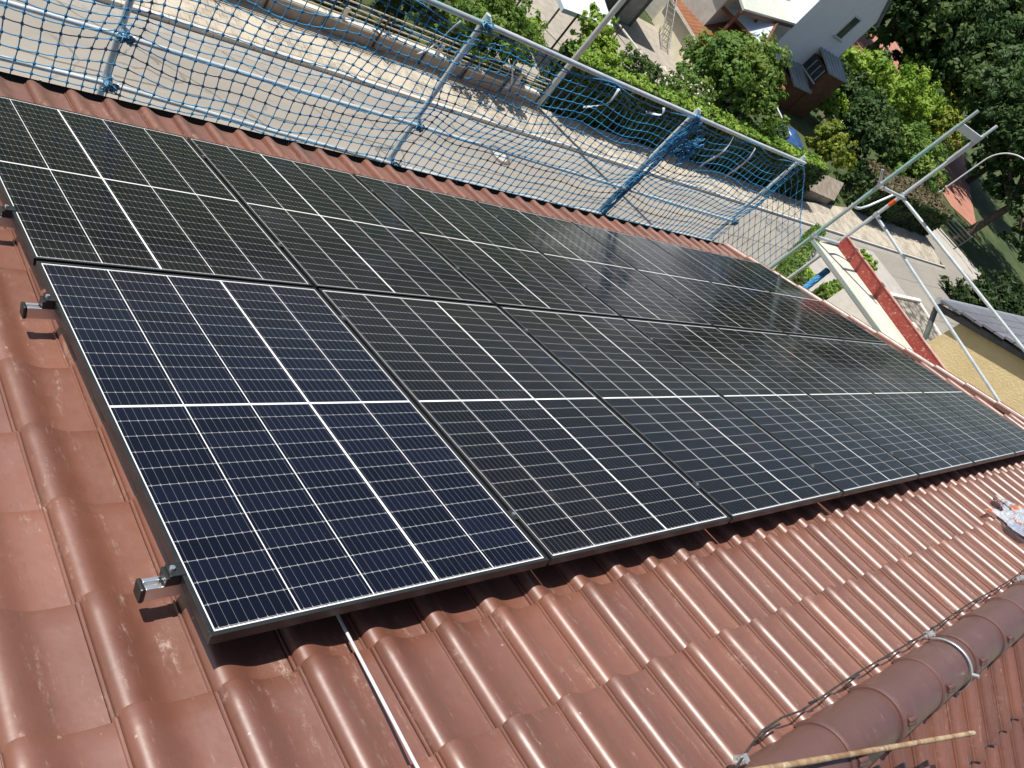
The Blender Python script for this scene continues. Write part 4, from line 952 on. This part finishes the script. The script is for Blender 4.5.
mb.add(vs, [(3, 2, 1, 0), (4, 5, 6, 7), (0, 1, 5, 4), (1, 2, 6, 5), (2, 3, 7, 6), (3, 0, 4, 7)][0:1] and [(0, 1, 2, 3), (7, 6, 5, 4), (0, 4, 5, 1), (1, 5, 6, 2), (2, 6, 7, 3), (3, 7, 4, 0)])
for k in range(1, 4): mb.tube([(-4.75, -1.25 + 1.3 * k, 3.75 + .402 * k), (4.2, -1.25 + 1.3 * k, 3.75 + .402 * k)], .04, 4)
mb.build('roof', mottled('pale_green_white_sheet', (.60, .63, .55), (.70, .72, .64), .9, .5), ax)
mb = MB(); mb.box((-4.75, -1.28, 3.42), (4.2, -1.21, 3.60)); mb.build('eave_board', M['brown'], ax)
for k in range(4):
    mb = MB(); x = -4.5 + 2.8 * k; mb.box((x, -1.2, 0), (x + .15, -1.06, 3.415)); mb.build('support_post', M['brown'], ax)
# cream shed with brown roof and a ladder
cs = thing('cream_shed', 'cream rendered shed with rust brown corrugated roof behind the round tree', 'shed', (34.5, 25, GZ)); oc = cs.location.copy(); TC = Matrix.Translation(-oc)
M['cream'] = mottled('cream_render', (.64, .58, .44), (.71, .65, .51), 1.6, .9, 0, .2, 30)
mb = MB(); mb.box((33, 22.7, GZ), (37, 28.4, -8.02), M=TC); mb.build('wall', M['cream'], cs)
mb = MB(); n = 46; vs = []
for i in range(n + 1):
    y = 22.4 + 6.2 * i / n
    for x, z in ((32.75, -8.02), (37.2, -6.95)): vs.append(Vector((x, y, z + (.04 if i % 2 else 0))) - oc)
mb.add(vs, [(2 * i, 2 * i + 1, 2 * i + 3, 2 * i + 2) for i in range(n)]); o = mb.build('roof', mottled('rust_brown_sheet', (.20, .075, .032), (.26, .105, .05), 1.5, .6), cs); md = o.modifiers.new('s', 'SOLIDIFY'); md.thickness = .03
mb = MB(); mb.box((32.72, 22.4, -8.12), (32.76, 28.6, -8.0), M=TC); mb.build('eave_board', M['coping'], cs)
ld = thing('ladder', 'aluminium ladder leaning at the cream shed wall over the paved yard', 'ladder', (32.3, 25.9, GZ))
A_, B_ = Vector((0, 0, .02)), Vector((.25, 2.5, 2.0)); W2 = Vector((.12, -.02, -.0)) ; SD = Vector((.55, -.22, 0)).normalized() * .26
for sg in (-1, 1):
    mb = MB(); mb.tube([A_ + SD * sg, B_ + SD * sg], .035, 6); mb.build('side_rail', M['alu'], ld)
for k in range(11):
    mb = MB(); p = A_.lerp(B_, (k + .6) / 11.4); mb.tube([p - SD, p + SD], .026, 6); mb.build('rung', M['alu'], ld)
gh = thing('garden_hut', 'dark green garden hut behind the white gazebo', 'hut', (28.8, 27, GZ)); oh = gh.location.copy(); TH = Matrix.Translation(-oh)
q = NT('dark_green_boards'); co = q.coord(); col = q.mix(q.ramp(q.noise(co, 2, 4, .6), .35, .65), (.055, .075, .065), (.085, .105, .09)); q.base(col); q.rough(.7); M['hut'] = q.m
mb = MB(); mb.box((26.6, 26.6, GZ), (30.0, 29.5, GZ + 2.1), M=TH); mb.build('wall', M['hut'], gh)
mb = MB(); mb.box((26.4, 26.3, GZ + 2.103), (30.3, 29.8, GZ + 2.2), M=TH); mb.build('roof', M['hut'], gh)
mb = MB(); mb.box((28.8, 26.54, GZ + .05), (29.7, 26.598, GZ + 1.9), M=TH); mb.build('door', mottled('grey_door', (.24, .24, .23), (.30, .30, .285), 3, .7), gh)
gz_ = thing('gazebo', 'white roofed garden gazebo on thin dark posts behind the bushes', 'gazebo', (20.6, 20.9, GZ)); oz = gz_.location.copy()
M['white'] = mottled('white_canvas', (.74, .76, .80), (.79, .80, .82), 1.5, .7)
cs4 = [Vector((19.1, 19.75, -7.1)), Vector((22.0, 20.2, -7.1)), Vector((22.6, 22.9, -6.95)), Vector((19.3, 22.6, -6.95))]; ap = Vector((20.8, 21.3, -6.62))
mb = MB(); vs = [p - oz for p in cs4] + [ap - oz]; mb.add(vs, [(0, 1, 4), (1, 2, 4), (2, 3, 4), (3, 0, 4)]); o = mb.build('canopy', M['white'], gz_); md = o.modifiers.new('s', 'SOLIDIFY'); md.thickness = .02
mb = MB()
for i in range(4):
    a, b = cs4[i] - oz, cs4[(i + 1) % 4] - oz; mb.add([a, b, b - Vector((0, 0, .16)), a - Vector((0, 0, .16))], [(0, 1, 2, 3)])
o = mb.build('valance', mottled('grey_blue_valance', (.36, .45, .50), (.44, .52, .56), 3, .7), gz_); md = o.modifiers.new('s', 'SOLIDIFY'); md.thickness = .01
for a, b in ((0, .28), (0, .8), (2, .2), (2, .8)):
    p = cs4[a].lerp(cs4[(a + 1) % 4], b); mb = MB(); mb.tube([Vector((p.x, p.y, GZ)) - oz, p - oz], .04, 6); mb.build('post', M['dark_steel'], gz_)
yb_ = thing('pipe_barrier', 'pale pipe lying slanted on the paved yard beside the rose bushes', 'pipe', (28.5, 24.2, GZ))
mb = MB(); mb.tube([(-.5, 1.2, .35), (.4, -1.25, .35)], .05, 8); mb.build('pipe', M['coping'], yb_)
for p in ((-.45, 1.05, 0), (.35, -1.1, 0)):
    mb = MB(); mb.tube([p, (p[0], p[1], .30)], .035, 6); mb.build('foot', M['dark_steel'], yb_)
tl = thing('bean_trellis', 'dark slatted trellis row standing on the paved yard beside the bright bush', 'trellis', (25.3, 23.2, GZ))
for k in range(5):
    mb = MB(); mb.tube([(-.9 + .45 * k, .2 * k - .4, 0), (-.9 + .45 * k + .05, .2 * k - .4, 1.15)], .03, 5); mb.build('post', M['dark_steel'], tl)
for k in range(2):
    mb = MB(); mb.tube([(-.95, -.42, .5 + .6 * k), (.95, .42, .5 + .6 * k)], .02, 5); mb.build('rail', M['dark_steel'], tl)
pb = thing('glass_canopy', 'pale blue-white glazed canopy with brown frame between brown roof and annex', 'canopy', (35.5, 27.5, GZ)); op = pb.location.copy()
vs = [Vector(p) - op for p in ((34.0, 26.6, -6.6), (36.4, 24.6, -6.6), (39.4, 27.2, -6.0), (37.2, 29.6, -6.0))]
mb = MB(); mb.add(vs, [(0, 1, 2, 3)]); o = mb.build('pane', mottled('milky_blue_glazing', (.55, .62, .70), (.66, .70, .75), 1.1, .25), pb); md = o.modifiers.new('s', 'SOLIDIFY'); md.thickness = .03
for i in range(4):
    mb = MB(); mb.tube([vs[i], vs[(i + 1) % 4]], .09, 6); mb.build('frame_bar', M['brown'], pb); mb = MB(); mb.tube([Vector((vs[i].x, vs[i].y, 0)), vs[i]], .07, 6); mb.build('post', M['brown'], pb)
# plank roofed shelter, table, tarpaulin
sh = thing('bin_shelter', 'low weathered shelter with sloping grey-brown plank roof between the two hedges', 'shelter', (40.6, 18.6, GZ)); os_ = sh.location.copy()
M['plank'] = mottled('weathered_planks', (.22, .185, .145), (.32, .275, .22), 2.2, .85, 0, .3, 25, .3, (.13, .105, .08), 4)
q4 = [Vector((39.2, 19.35, GZ + .95)), Vector((43.8, 19.2, GZ + .95)), Vector((41.8, 17.85, GZ + .55)), Vector((37.9, 18.0, GZ + .55))]
for k in range(6):
    a, b = q4[0].lerp(q4[1], k / 6 + .004), q4[0].lerp(q4[1], (k + 1) / 6 - .004); c, d = q4[3].lerp(q4[2], (k + 1) / 6 - .004), q4[3].lerp(q4[2], k / 6 + .004)
    mb = MB(); vs = [p - os_ for p in (a, b, c, d)]; vs += [p - Vector((0, 0, .06)) for p in vs]
    mb.add(vs, [(3, 2, 1, 0), (4, 5, 6, 7), (0, 1, 5, 4), (1, 2, 6, 5), (2, 3, 7, 6), (3, 0, 4, 7)]); mb.build('roof_plank', M['plank'], sh)
mb = MB(); mb.prism([(p.x - os_.x, p.y - os_.y) for p in (q4[3].lerp(q4[1], .04), q4[2].lerp(q4[0], .05), q4[1].lerp(q4[3], .04), q4[0].lerp(q4[2], .05))], -.1, .46); mb.build('body', M['plank'], sh)
tb = thing('plank_table', 'small pale plank table among the shrubs of the far garden', 'table', (53.6, 27.6, GZ))
for k in range(5):
    mb = MB(); mb.box((-1.4, -.75 + .3 * k, .68), (1.4 if k > 1 else .2, -.75 + .3 * k + .28, .74)); mb.build('top_plank', M['coping'], tb)
for x in (-1.2, 1.1):
    mb = MB(); mb.box((x - .05, -.6, 0), (x + .05, .65, .678)); mb.build('leg', M['plank'], tb)
tp = thing('blue_tarpaulin', 'dark blue tarpaulin draped over a frame beyond the hedge, under the round tree', 'tarpaulin', (40.6, 22.2, GZ))
mb = MB(); N = 14; vs = []
for i in range(N + 1):
    for j in range(N + 1):
        a, b = i / N - .5, j / N - .5
        vs.append(Vector((a * 2.6 + b * .5, b * 2.6, .95 - 1.7 * b * b - .9 * a * a + .10 * noise.noise(Vector((a * 6, b * 6, 2))) + .06 * noise.noise(Vector((a * 13, b * 13, 5))))))
mb.add(vs, [(i * (N + 1) + j, (i + 1) * (N + 1) + j, (i + 1) * (N + 1) + j + 1, i * (N + 1) + j + 1) for i in range(N) for j in range(N)], True)
o = mb.build('sheet', mottled('blue_tarp', (.03, .07, .20), (.05, .12, .30), 2, .35), tp); md = o.modifiers.new('s', 'SOLIDIFY'); md.thickness = .02
mb = MB(); mb.tube([(-2.1, 1.4, 1.5), (-1.2, -.8, 1.05)], .05, 6); mb.build('ridge_pole', M['white'], tp)
for k, (x, y, z) in enumerate(((39.35, 22.0, .75), (39.25, 21.4, .75))):
    t = thing('garden_chair', ['white plastic garden chair beside the blue tarpaulin, farther one', 'white plastic garden chair beside the blue tarpaulin, nearer the hedge'][k], 'chair', (x, y, GZ), (0, 0, .4 + k), 'white garden chairs')
    mb = MB(); mb.box((-.24, -.24, .40), (.24, .24, .45)); mb.build('seat', M['white'], t, bevel=.02)
    mb = MB(); mb.box((-.24, .20, .452), (.24, .25, .95)); mb.build('backrest', M['white'], t, bevel=.02)
    for lx in (-.2, .2):
        for ly in (-.2, .2): mb = MB(); mb.box((lx - .025, ly - .025, 0), (lx + .025, ly + .025, .398)); mb.build('leg', M['white'], t)
